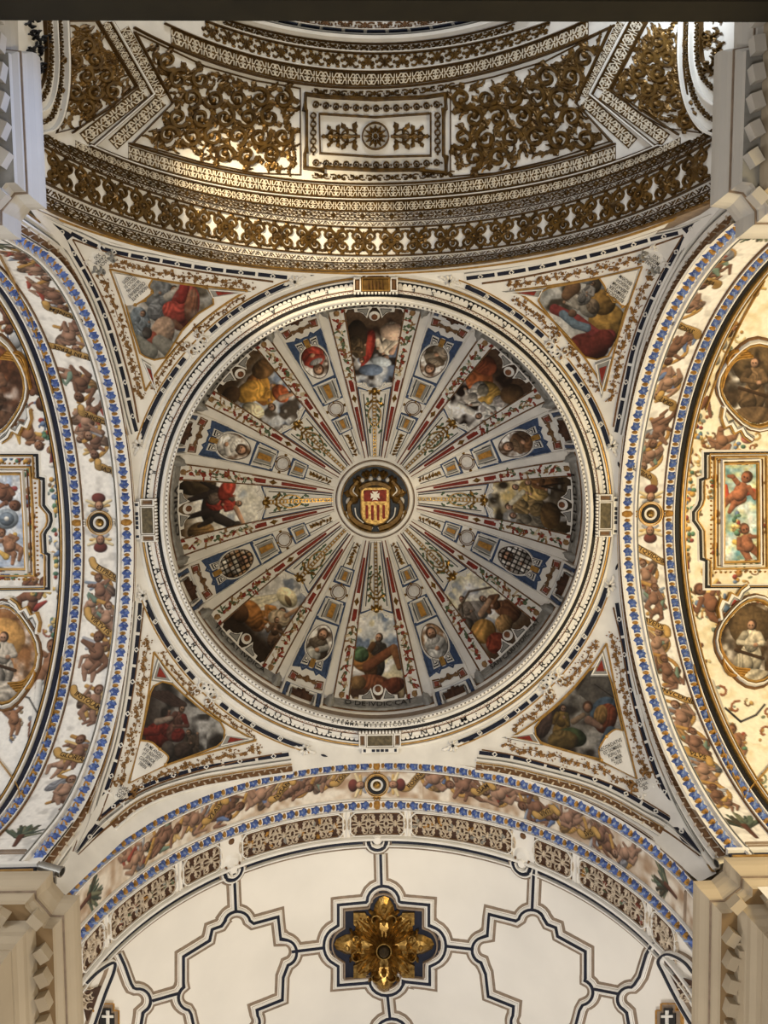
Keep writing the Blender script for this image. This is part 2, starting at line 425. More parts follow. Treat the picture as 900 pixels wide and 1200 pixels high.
    def fig(s, x, y, L, a=0., robe=(140,90,50), robe2=None, skin=(168,122,92), v=0, hair=(66,46,32)):
        """a robed figure of height L, y at its waist; a leans it"""
        c,n = math.cos(a),math.sin(a); R = random.Random(v); sg = 1 if v%2 else -1
        def q(u,w): return x+L*(u*c-w*n), y+L*(u*n+w*c)
        robe2 = robe2 or tuple(k*.7 for k in robe)
        s.ell(*q(0,.26),.21*L,.30*L,a,robe,.5,folds=.3,fs=v); s.ell(*q(.12*sg,.34),.17*L,.2*L,a+.5*sg,robe2,.5,folds=.3,fs=v+1)
        s.ell(*q(0,-.08),.15*L,.22*L,a,robe,.5,folds=.22,fs=v+2)
        for sd in (-1,1):
            e = q(.23*sd+R.uniform(-.05,.06),.02+R.uniform(-.12,.08)); h = q(.3*sd*R.uniform(-.3,1.2),-.02+R.uniform(-.28,.18))
            s.limb(*q(.12*sd,-.19),*e,.07*L,.06*L,robe2 if sd == sg else robe); s.limb(*e,*h,.05*L,.035*L,robe); s.ell(*h,.04*L,.04*L,0,skin,.3)
        s.ell(*q(0,-.37),.085*L,.1*L,a,hair,.3); s.ell(*q(.02*sg,-.355),.068*L,.085*L,a,skin,.5)
        for d in (-.025,.025): s.ell(*q(.02*sg+d,-.36),.012*L+.2,.011*L+.2,a,(50,30,22),0)
def canvas(name, surf, A, B, C, parent, mask=None, h=.001, label=None, kind=None):
    """grid of painted plaster on a surface. A, B: surface coordinates (na,nb); C: colours 0..255"""
    na,nb = A.shape; P,N = surf(np.column_stack([A.ravel(),B.ravel()])); W = world(P+N*h)
    idx = np.arange(na*nb).reshape(na,nb)
    Fq = np.stack([idx[:-1,:-1],idx[1:,:-1],idx[1:,1:],idx[:-1,1:]],-1).reshape(-1,4)
    g_ = C.mean(-1,keepdims=True); C = g_+(C-g_)*.78
    col = np.concatenate([srgb(np.clip(C,0,255)).reshape(-1,3),np.ones((na*nb,1))],1)
    if mask is not None:
        k = mask.ravel()[Fq].all(1); Fq = Fq[k]; used = np.unique(Fq); mp = -np.ones(na*nb,int); mp[used] = np.arange(len(used))
        Fq = mp[Fq]; W = W[used]; col = col[used]
    org = ORG[parent.name] if parent is not None else (W.min(0)+W.max(0))/2
    me = bpy.data.meshes.new(name); me.vertices.add(len(W)); me.vertices.foreach_set('co',(W-org).ravel())
    n = len(Fq); me.loops.add(n*4); me.loops.foreach_set('vertex_index',Fq.ravel().astype(np.int32))
    me.polygons.add(n); me.polygons.foreach_set('loop_start',np.arange(0,n*4,4,dtype=np.int32))
    me.update(calc_edges=True)
    at = me.color_attributes.new('paint','FLOAT_COLOR','POINT'); at.data.foreach_set('color',col.ravel())
    me.materials.append(FRESCO)
    o = bpy.data.objects.new(name, me); link(o, parent)
    if parent is None: o.location = org
    ORG[o.name] = org
    return tag(o, label, kind=kind)
def px_canvas(name, surf, pts, paint, parent, step=.85, h=.001, label=None, to_local=None, tone=1.):
    """a painted area whose outline is pts; paint(PT) draws in the same coordinates unless to_local is given"""
    p = np.asarray(pts, float); (x0,y0),(x1,y1) = p.min(0),p.max(0)
    A,B = np.meshgrid(np.arange(x0-step,x1+2*step,step),np.arange(y0-step,y1+2*step,step),indexing='ij')
    X,Y = (A,B) if to_local is None else to_local(A,B)
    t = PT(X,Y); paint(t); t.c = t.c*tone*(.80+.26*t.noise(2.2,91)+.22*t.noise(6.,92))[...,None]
    # grow the mask a little: the frame covers the edge
    c = p.mean(0); q = c+(p-c)*1.02
    return canvas(name, surf, A, B, t.c, parent, inside([tuple(k) for k in q],A,B), h, label)

# ================================================================ THE SETTING
def struct(name, label, P, faces, m, smooth=False, mi=None):
    o = mesh_obj(name, world(P), faces, m, None, mi, smooth)
    return tag(o, label, kind='structure')
def gridf(na, nb): return [[i*nb+j,(i+1)*nb+j,(i+1)*nb+j+1,i*nb+j+1] for i in range(na-1) for j in range(nb-1)]
def surfgrid(f, a, b):
    A,B = np.meshgrid(a,b,indexing='ij'); return f(np.column_stack([A.ravel(),B.ravel()]))[0], gridf(len(a),len(b))
# floor
P = np.array([[-4,-5,-.348],[4,-5,-.348],[4,5,-.348],[-4,5,-.348]],float)
struct('floor','pale stone church floor under the crossing',P,[[0,1,2,3]],FLOORM)
# dome
P,f = surfgrid(polar(dome), np.linspace(0,2*PI,97), np.linspace(.5,237,40))
DOME = struct('ceiling','white plaster shell of the round dome over the crossing',P,f,WHITE,True)
# pendentives: part of a sphere between the dome's ring and the four arches
BX = {(-1,-1):'top left',(1,-1):'top right',(-1,1):'bottom left',(1,1):'bottom right'}
PEND = {}
for (sx,sy),nm in BX.items():
    al = np.linspace(0,PI/2,41); Bx = 1.004; By = -PLN['top']+.008 if sy < 0 else PLN['bot']+.001; pts = []
    for a in al:
        c,s = math.cos(a),math.sin(a); rb = min(Bx/max(c,1e-6),By/max(s,1e-6))
        for k in range(15):
            r = .975+(max(rb,.976)-.975)*k/14; q = max(RP2-r*r,.0001)
            pts.append((sx*r*c,sy*r*s,PZ+math.sqrt(q)))
    PEND[sx,sy] = struct('ceiling',f'white curved pendentive triangle at the {nm} of the dome',np.array(pts),gridf(41,15),WHITE,True)
# barrel vaults of the four arms and the faces of their arches
VAULT = {}; FACE = {}
LAB = {'top':'gold and white barrel vault above the choir, over the dome in view','bot':'ivory barrel vault of the nave with navy strapwork',
       'left':'white frescoed barrel vault of the left transept','right':'warm lit frescoed barrel vault of the right transept'}
for sd in ARC:
    ax = 0 if sd in ('top','bot') else 1; sg = np.sign(PLN[sd]); far = 4.2 if ax == 0 else 2.9
    _,cx_,cz_,_,_ = arch_curve(sd); k = np.concatenate([[0,30],np.linspace(59,59+1500,97).astype(int),[59+1500+30,len(cx_)-1]]); d = np.array([0,.05,.1,.2,.3,.45,.6,.8,1.,1.4,2.,far]); nk = len(k)
    P = np.zeros((nk,len(d),3)); P[:,:,ax] = cx_[k][:,None]; P[:,:,2] = cz_[k][:,None]; P[:,:,1-ax] = PLN[sd]+sg*d[None]
    VAULT[sd] = struct('ceiling',LAB[sd],P.reshape(-1,3),gridf(nk,len(d)),IVORY if sd == 'bot' else WHITE,True)
    A = P[:,0]; B = A.copy(); k = A[:,ax]; B[:,2] = np.maximum(PZ+np.sqrt(np.maximum(RP2-PLN[sd]**2-k*k,.0004)), A[:,2]+.004)
    Q = np.stack([A,A*.5+B*.5,B],1).reshape(-1,3)
    FACE[sd] = struct({'top':'trim_1','bot':'trim_2','left':'trim_3','right':'trim_4'}[sd],f'narrow painted face of the {dict(top="choir",bot="nave",left="left transept",right="right transept")[sd]} arch',Q,gridf(nk,3),TAUPE,True)
# piers and side walls below the cornice
def box(P0, P1):
    (a,b,c),(d,e,g) = P0,P1
    return np.array([[a,b,c],[d,b,c],[d,e,c],[a,e,c],[a,b,g],[d,b,g],[d,e,g],[a,e,g]],float), [[0,1,2,3],[4,5,6,7],[0,1,5,4],[1,2,6,5],[2,3,7,6],[3,0,4,7]]
for (sx,sy),nm in BX.items():
    yy = .94 if sy < 0 else .985
    ck = ARC['left' if sx < 0 else 'right']; ye = abs(ck[3]+sy*ck[0]); ak = ARC['top' if sy < 0 else 'bot']; xe = abs(ak[3]+sx*ak[0]); yp = abs(PLN['top' if sy < 0 else 'bot'])
    bxs = [((1.03,yy,-.348),(1.25,5,2.05)),((1.26,yy+.002,-.348),(4,1.25,2.04)),((1.03,ye+.006,1.96),(4.01,1.24,2.55)),((xe+.005,yp+.03,1.965),(1.24,4.9,2.62)),((1.016,ye+.004,1.97),(1.02,yp+.04,2.9)),((xe+.003,yp+.014,1.975),(1.06,yp+.02,2.9))]
    Pv = []; fv = []
    for k_,(b0,b1) in enumerate(bxs):
        P_,f_ = box((sx*b0[0],sy*b0[1],b0[2]),(sx*b1[0],sy*b1[1],b1[2])); Pv.append(P_); fv += [[i+8*k_ for i in q] for q in f_]
    struct('wall_'+nm.replace(' ','_'),f'plain beige pier and side wall below the {nm} cornice',np.vstack(Pv),fv,STONE)
# cornices
def offset(path, d):
    p = np.asarray(path,float); n = len(p); e = np.diff(p,axis=0); e /= np.linalg.norm(e,axis=1,keepdims=True); nn = np.stack([-e[:,1],e[:,0]],1); o = []
    for i in range(n):
        if i == 0: m = nn[0]; k = 1
        elif i == n-1: m = nn[-1]; k = 1
        else:
            m = nn[i-1]+nn[i]; m /= np.linalg.norm(m); k = 1/max(.35,m@nn[i])
        o.append(p[i]+m*d*k)
    return np.array(o)
CORN = {(-1,-1):[(19,-250),(19,61),(44,64),(52,243),(33,244),(22,258),(22,279),(-190,279)],
        (1,-1):[(863,-250),(863,58),(840,62),(835,240),(854,243),(865,258),(865,278),(1090,278)],
        (-1,1):[(-190,1024),(59,1024),(60,1037),(73,1052),(91,1053),(100,1480)],
        (1,1):[(1090,1008),(851,1008),(850,1024),(836,1035),(815,1036),(816,1480)]}
CLAB = {(-1,-1):'cornice catching blue daylight at the top left pier',(1,-1):'shaded grey beige cornice at the top right pier',
        (-1,1):'beige cornice with square dentils at the bottom left pier',(1,1):'beige cornice with square dentils at the bottom right pier'}
PROF = [(.2,2.237),(.05,2.235),(0,2.225),(0,2.205),(.004,2.19),(.014,2.178),(.018,2.17),(.019,2.162),(.022,2.162),(.024,2.15),(.036,2.142),(.038,2.13)]
BED = [(.082,2.13),(.086,2.115),(.094,2.10),(.096,2.085),(.106,2.07),(.108,2.05)]
FRZ = [(.112,2.05),(.114,1.88),(.106,1.87),(.096,1.85),(.096,1.83),(.108,1.81),(.110,1.79),(.122,1.77)]
CORNER = {(-1,-1):[(40,-250),(54,279),(-190,279)],(1,-1):[(843,-250),(834,278),(1090,278)],(-1,1):[(-190,1024),(90,1024),(100,1480)],(1,1):[(1090,1008),(815,1008),(816,1480)]}
def sweep(path, prof, sg):
    rows = [np.column_stack([offset(path,sg*d),np.full(len(path),z)]) for d,z in prof]; n = len(path)
    return np.vstack(rows), gridf(len(prof),n)
for L_ in (PROF,BED,FRZ): L_[:] = [(d,z-.14) for d,z in L_]
CORNICE = {}
for i,(key,px) in enumerate(CORN.items()):
    sx,sy = key; path = on_z(px,2.07)[:,:2]; sg = 1 if offset(path,.01)[2][0]*sx > path[2][0]*sx else -1
    if sy < 0: path[0,1] = -3.2; path[-1,0] = sx*2.6
    else: path[-1,1] = 3.4; path[0,0] = sx*2.6
    nm = BX[key]
    P,f = sweep(path,PROF,sg)
    CORNICE[key] = C = struct(f'trim_{5+i}',CLAB[key],P,f,PALE if sy < 0 else STONE)
    p2 = on_z(CORNER[key],2.07)[:,:2]
    if sy < 0: p2[0,1] = -3.2; p2[-1,0] = sx*2.6
    else: p2[-1,1] = 3.4; p2[0,0] = sx*2.6
    def part(name,prof,m,pp=None):
        P,f = sweep(p2 if pp is None else pp,prof,sg); return mesh_obj(name,world(P),f,m,C)
    oa,ob = offset(path,sg*.038),offset(p2,sg*.12)[::-1]; ring_ = [Vector((x,y,0)) for x,y in np.vstack([oa,ob])]
    mesh_obj('soffit',world(np.array([(v.x,v.y,1.9905) for v in ring_])),[list(t) for t in tessellate_polygon([ring_])],TAN if sy > 0 else GREY,C)
    part('bed_moulding',[(.12,1.991)]+BED,STONE); part('frieze',[(.108,1.91)]+FRZ,STONE)
    part('pier_face',[(.122,1.63),(.125,1.2),(.125,-.34)],STONE)
    part('fillet',[(.0185,2.0215),(.0185,2.017),(.0235,2.017),(.0235,2.0215)],TAUPE,path)
    # dentils on the straight runs and one set diagonally on the corner
    q = offset(p2,sg*.048); L,at,cut = along(q); vs = np.concatenate([[0],np.cumsum(np.hypot(*np.diff(q,axis=0).T))])
    def dentil(x,y,t):
        w = .019; c,s = math.cos(t)*w,math.sin(t)*w; nx,ny = -math.sin(t)*sg*.028,math.cos(t)*sg*.028
        B = [(x-c,y-s),(x+c,y+s),(x+c+nx,y+s+ny),(x-c+nx,y-s+ny)]
        P = np.array([(a,b,1.9915) for a,b in B]+[(a,b,1.962) for a,b in B]); mesh_obj('dentil',world(P),[[4,5,6,7],[0,1,5,4],[1,2,6,5],[2,3,7,6],[3,0,4,7]],PALE if sy < 0 else STONE,C)
    for dr in (-1,1):
        d = vs[1]+dr*.11
        while .02 < d < L-.02:
            x,y,t = at(d)
            if abs(y) < 2.3 and abs(x) < 1.7: dentil(x,y,t)
            d += dr*.068
    e0 = at(vs[1]-.02)[2]; e1 = at(vs[1]+.02)[2]; tm = math.atan2(math.sin(e0)+math.sin(e1),math.cos(e0)+math.cos(e1)); k_ = offset(p2,sg*.062)[1]; dentil(k_[0],k_[1],tm)
# dark beam across the top of the view
yb = on_z([(450,25)],1.80)[0,1]
P,f = box((-1.04,yb-.28,1.72),(1.04,yb,1.80))
BEAM = tag(mesh_obj('timber_beam',world(P),f,WOOD),'dark olive timber beam crossing the top edge of the view','beam')

# ---------------------------------------------------------------- the ring under the dome
def lathe(prof, n=192):           # prof: (px at height z, z)
    a = np.linspace(0,2*PI,n+1); R = np.array([p*z/F for p,z in prof]); Z = np.array([z for p,z in prof])
    P = np.stack([np.cos(a)[:,None]*R,np.sin(a)[:,None]*R,np.tile(Z,(n+1,1))],-1).reshape(-1,3)
    return P, gridf(n+1,len(prof))
P,f = lathe([(282,3.235),(246,3.235),(245.5,3.26),(245.8,3.33),(258,3.36)])
RING = struct('trim_9','white stucco ring of mouldings and lettering under the dome',P,f,WHITE)
def hoop(name, prof, m, parent=None):
    P,f = lathe(prof); return mesh_obj(name,world(P),f,m,parent or RING)
hoop('outer_moulding',[(282,3.236),(281.5,3.222),(278.5,3.22),(277.5,3.236)],WHITE)
hoop('gold_moulding',[(277.6,3.236),(277,3.228),(275.6,3.228),(275,3.236)],GLINE)
hoop('outer_moulding',[(275,3.236),(274.4,3.226),(272.9,3.226),(272.4,3.236)],WHITE)
hoop('black_band',[(272.4,3.234),(268.4,3.234)],BLACK)
hoop('brown_line',[(263.6,3.2345),(263.3,3.231),(262.7,3.231),(262.4,3.2345)],BROWN)
hoop('black_band',[(259.4,3.234),(255.2,3.234)],BLACK)
hoop('inner_moulding',[(255.4,3.236),(255,3.222),(252.8,3.219),(251.4,3.222),(250.9,3.236)],WHITE)
hoop('brown_line',[(248.5,3.2345),(248.2,3.231),(247.7,3.231),(247.4,3.2345)],DBROWN)
R1 = ring_at(3.235)
m = MB(R1)
for i in range(300):
    a = 2*PI*i/300; m.poly([(a+2*PI/300*x,b) for x,b in ((-.42,268.0),(.42,268.0),(.42,269),(.25,270.4),(0,270.8),(-.25,270.4),(-.42,269))],0,.004)
m.build('scalloped_edge',WHITE,RING,kind='stuff')
m = MB(R1)
for i in range(330):
    for k,b in ((0,260.6),(.5,262)):
        a = 2*PI*(i+k)/330; m.disc((a,b),.9/260,0,.004,5,0,ry=.75)
m.build('bead_row',mat('rose_bead',(196,160,142),.6,var=.2),RING,kind='stuff')
m = MB(R1)
for i in range(300):
    a = 2*PI*i/300; m.poly([(a-.0062,246.2),(a+.0062,246.2),(a+.0062,248.6),(a-.0062,248.6)],0,.008)
m.build('small_dentil_row',WHITE,RING,kind='stuff')
def ring_text(txt, a0, da, rho, size, out, name='lettering', m_=BLACK, parent=None, surf=None, h=.003):
    """letters set one by one round the ring from azimuth a0 (seen order), tops turned inward (out=1) or outward"""
    m = MB(surf or ringxy); a = a0
    for ch in txt:
        if ch != ' ':
            m.text(ch,(rho*math.cos(a),rho*math.sin(a)),a+(-PI/2 if out else PI/2),size,h)
        a += da
    return m.build(name,m_,parent or RING)
def ringxy(xy):
    xy = np.asarray(xy,float); z = 3.235
    return np.column_stack([xy*z/F,np.full(len(xy),z)]), np.tile([0,0,-1.],(len(xy),1))
D = PI/180
ring_text('ATA*BERSANCSTROS·SEC',167*D,-3.55*D,266,8.6,1)
ring_text('VNDVM·POSSIRITVIT',82*D,-3.6*D,266,8.6,1)
ring_text('AVE·REGINA·MISE',-12*D,-4.9*D,266,6.2,1); ring_text('RICORDIAE·SALVE·',192*D,4.7*D,266,6.2,1)
ring_text('STEMMA MISERICORDIAE',103*D,-1.32*D,250,4.8,1,h=.016)
# inner drum band behind the ring
zz = lambda rho: .956*F/rho
P,f = lathe([(246,3.33*1.0),(246,3.33)],8)
a = np.linspace(0,2*PI,193); P = np.stack([np.cos(a)[:,None]*.957*np.ones(3),np.sin(a)[:,None]*.957*np.ones(3),np.tile([3.30,3.55,3.742],(193,1))],-1).reshape(-1,3)
DRUM = struct('trim_10','low wall with grey lettered banners between the ring and the dome',P,gridf(193,3),TAUPE)
for z,w,mm,nm in ((3.733,.018,WHITE,'white_moulding'),(3.60,.012,BROWN,'brown_moulding'),(3.575,.012,WHITE,'white_moulding')):
    P = np.stack([np.cos(a)[:,None]*np.array([.957,.951,.951,.957]),np.sin(a)[:,None]*np.array([.957,.951,.951,.957]),np.tile([z-w,z-w*.7,z+w*.7,z+w],(193,1))],-1).reshape(-1,3)
    mesh_obj(nm,world(P),gridf(193,4),mm,DRUM)
DS = drum(.955)
SCN = ['top','upper right','right','lower right','bottom','lower left','left','upper left']
BTXT = ['SALVATOR','IVRAVI','CREDIDIT','SAN·CARI·IVDIC·CAT','O·DE·IVDIC·CAT','TIC·CAT·IVDICA','VIRGO','MARIA·DICTA']
for k in range(8):
    az = -PI/2+k*PI/4
    t = thing('banner',f'grey scroll banner with lettering below the {SCN[k]} dome painting','banner',DS(np.array([[az,3.6]]))[0][0],'grey banners round the drum')
    m = MB(DS); H = .235
    aa = np.linspace(az-H,az+H,15)
    m.rib([(x,3.665+.006*math.sin(i*1.7)) for i,x in enumerate(aa)],.115,0,.012,prof=(-1,-.9,.9,1)); sh_ = m.build('scroll_sheet',DGREY,t)
    for sg in (-1,1):
        m = MB(DS); c = (az+sg*(H+.012),3.655)
        m.disc(c,.03,0,.03,10,0,ry=.07); m.disc((c[0]-sg*.006,c[1]),.016,.02,.038,8,0,ry=.04); m.build('curled_end',GREY,t)
    # lettering is set on the banner's sheet
    def bs(xy):
        xy = np.asarray(xy,float); return DS(np.column_stack([az-xy[:,0],3.665-xy[:,1]]))
    m = MB(bs); m.text(BTXT[k],(0,0),0,.07,.0165,sx=.5*(.42/ (.03*len(BTXT[k]))) if len(BTXT[k])>12 else .9); m.build('lettering',BLACK,sh_)
    # framed box between two banners
    az2 = az+PI/8
    t = thing('framed_box',f'navy framed box with brown ornament on the drum between the {SCN[k]} and {SCN[(k+1)%8]} banners','frame',DS(np.array([[az2,3.6]]))[0][0],'framed boxes round the drum')
    fr = lambda hw,z0,z1: dens([(az2-hw,z0),(az2-hw,z1),(az2+hw,z1),(az2+hw,z0)],.03)
    for nm,hw,z1,w,mm,h in (('outer_frame',.105,3.725,.016,WHITE,.02),('navy_panel',.088,3.708,.022,PBLUE,.012),('inner_frame',.07,3.686,.012,WHITE,.018),('grey_line',.057,3.668,.008,GREY,.014)):
        m = MB(DS); m.rib(fr(hw,3.555,z1),w,0,h); m.build(nm,mm,t)
    m = MB(DS)
    m.disc((az2,3.63),.022,0,.03,8,0,ry=.045)
    for sg in (-1,1): m.leaf((az2,3.60),PI/2-sg*1.2,.07,.05,.03,sg*.5); m.leaf((az2,3.63),PI/2-sg*.7,.05,.05,.03)
    m.leaf((az2,3.64),PI/2,.06,.03,.03); m.build('ornament',DBROWN,t)

# ================================================================ DOME: scenes, narrow panels, ribs, coat of arms
AZ = [-PI/2+k*PI/8 for k in range(16)]        # even: large scenes, odd: narrow panels
def sc_top(t):
    t.cloud((190,196,204),22,.2,.8,3); t.cloud((96,112,140),16,.5,.7,9,.9); t.put(np.clip((t.Y-40)/30,0,1)*.95,np.array((72,50,32)))
    t.cloud((38,26,18),12,.45,.7,4,.9)
    t.fig(-16,52,50,.2,(216,196,170),(196,150,120),v=2); t.ell(-20,66,14,10,.3,(206,170,140)); t.ell(8,48,8,22,.25,(150,40,30),folds=.25)
    t.limb(6,60,14,24,4,2,(168,50,36)); t.ell(20,62,12,20,0,(52,38,26)); t.fig(18,44,34,-.3,(90,70,46),v=5); t.ell(-8,30,12,6,.2,(196,206,214)); t.ell(4,20,14,7,0,(104,122,150))
def sc_ur(t):
    t.cloud((188,180,166),18,.2,.8,5); t.put(np.clip((t.Y-44)/26,0,1)*.95,np.array((62,40,24))); t.cloud((34,22,16),12,.5,.7,6)
    t.ell(16,54,18,16,.4,(170,86,38),folds=.3); t.ell(-2,50,16,14,-.3,(176,132,50),folds=.3); t.fig(-20,38,44,.3,(206,200,186),(160,150,140),v=3)
    t.fig(6,34,40,-.2,(190,178,160),(120,110,90),v=4); t.ell(24,72,14,12,0,(112,52,28),folds=.3); t.ell(-22,70,12,14,.3,(86,60,34)); t.limb(-6,20,10,16,4,3,(214,206,190))
def sc_r(t):
    t.cloud((206,176,104),20,.3,.7,7); t.put(np.clip((t.Y-50)/34,0,1)*.95,np.array((50,36,18))); t.cloud((40,30,16),14,.48,.7,8,.9)
    t.cloud((150,150,148),12,.62,.75,2,.8)
    for x,y,L,a,c,v in ((-20,44,44,.2,(120,110,90),1),(-4,40,46,-.1,(150,120,70),2),(14,46,42,.2,(176,140,70),3),(26,60,40,-.2,(110,70,36),5)): t.fig(x,y,L,a,c,v=v)
    t.ell(-14,72,16,12,0,(84,60,30),folds=.3); t.limb(-2,26,12,40,3,3,(210,196,160)); t.path([(16,88),(20,62),(26,88)],2,(30,22,14))
def sc_lr(t):
    t.cloud((216,204,160),18,.2,.75,11); t.cloud((140,146,156),14,.55,.7,13,.9); t.put(np.clip((t.Y-62)/26,0,1)*.95,np.array((66,44,26)))
    t.ell(-12,40,20,13,.5,(150,140,128),folds=.3); t.fig(-16,34,40,.4,(128,112,96),v=6); t.ell(-18,64,15,14,.2,(176,124,52),folds=.3); t.fig(14,52,44,-.4,(112,70,40),(88,56,36),v=7)
    t.ell(22,70,16,12,-.2,(96,58,34),folds=.3); t.ell(-16,84,13,12,.2,(120,46,28),folds=.3); t.ell(6,74,11,10,0,(150,110,60),folds=.25); t.limb(-6,48,12,44,4,3,(170,130,96)); t.path([(-22,26),(2,20),(24,34)],2.5,(92,76,60))
def sc_b(t):
    t.cloud((176,180,182),18,.25,.8,15); t.cloud((92,112,142),14,.5,.7,17,.9); t.put(np.clip((t.Y-64)/22,0,1)*.95,np.array((60,38,24)))
    t.cloud((214,196,140),16,.6,.75,19,.7)
    t.fig(0,46,52,.15,(52,46,40),(92,60,34),v=8); t.ell(-16,54,16,12,.5,(150,96,42),folds=.3); t.ell(-20,46,10,9,.2,(70,96,62),folds=.3); t.limb(-12,60,20,40,6,5,(110,62,36)); t.limb(20,40,26,62,5,3,(120,76,44))
    t.ell(-6,78,22,9,.1,(116,62,34),folds=.3); t.ell(18,82,15,9,-.3,(96,46,28),folds=.3); t.ell(-24,78,10,8,0,(124,90,50))
def sc_ll(t):
    t.cloud((170,166,160),20,.2,.75,21); t.cloud((94,104,122),14,.5,.7,22,.9)
    for x0 in (-30,-24,-17): t.limb(6,10,x0,56,1,3.5,(216,204,170),0)
    t.ell(4,20,14,10,0,(222,206,160)); t.put(np.clip((t.Y-60)/18,0,1)*.97,np.array((40,28,18))); t.ell(8,22,7,3,.3,(108,84,56))
    t.fig(2,50,46,.5,(172,110,48),(140,84,40),v=9); t.ell(14,44,14,10,-.4,(160,140,112),folds=.3); t.ell(-14,62,18,12,.3,(150,92,38),folds=.3); t.fig(20,58,36,-.6,(96,70,50),v=11); t.ell(-26,70,12,10,.2,(82,52,28)); t.limb(18,36,24,18,3,2,(160,118,84))
def sc_l(t):
    t.cloud((206,200,182),20,.2,.75,23); t.cloud((150,160,172),14,.55,.7,24,.8); t.put(np.clip((t.Y-76)/16,0,1)*.95,np.array((84,62,36))); t.ell(-26,74,12,22,0,(62,48,30),folds=.3); t.ell(28,72,11,16,0,(120,88,46),folds=.3)
    t.ell(-2,58,22,12,.3,(44,36,32)); t.limb(14,52,24,34,6,5,(46,38,34)); t.ell(26,30,7,5,.6,(52,44,38)); t.limb(-14,64,-10,84,4,3,(40,32,28)); t.limb(6,64,10,86,4,2.5,(40,32,28)); t.limb(16,60,22,74,4,2,(44,36,30)); t.limb(-22,56,-30,70,3,1.5,(36,30,26))
    t.fig(-2,42,42,.1,(150,46,34),(88,72,60),v=12); t.ell(-18,40,14,9,.6,(176,56,38),folds=.3); t.limb(4,30,22,22,3,2.4,(190,140,104))
def sc_ul(t):
    t.cloud((196,200,206),20,.25,.75,25); t.cloud((120,138,168),14,.5,.7,26,.9); t.put(np.clip((t.Y-62)/24,0,1)*.95,np.array((74,52,28))); t.cloud((46,32,18),12,.5,.7,27,.8)
    t.limb(-26,24,22,60,1.6,1.6,(60,44,28)); t.fig(-2,48,52,.35,(186,128,44),(150,90,36),v=13); t.ell(8,62,18,13,.4,(190,134,44),folds=.3); t.ell(-14,34,9,12,.2,(196,90,44),folds=.3); t.ell(22,44,9,14,-.3,(206,190,150),folds=.25); t.ell(-22,70,14,12,.2,(110,76,40),folds=.3); t.ell(26,76,12,10,0,(64,44,26)); t.limb(-10,30,-22,24,3.5,2.5,(196,148,112))
SCENES = [sc_top,sc_ur,sc_r,sc_lr,sc_b,sc_ll,sc_l,sc_ul]
SDESC = ['a pale robed figure and red drapery before dark trees','white and orange robed figures','a gathered crowd under a golden sky','stooping brown figures under bright clouds','a dark figure bending over fallen bodies against blue sky',
         'orange robed figures under light rays','a red cloaked rider on a dark horse','a golden robed figure with a lance']
HW = 9.7*D
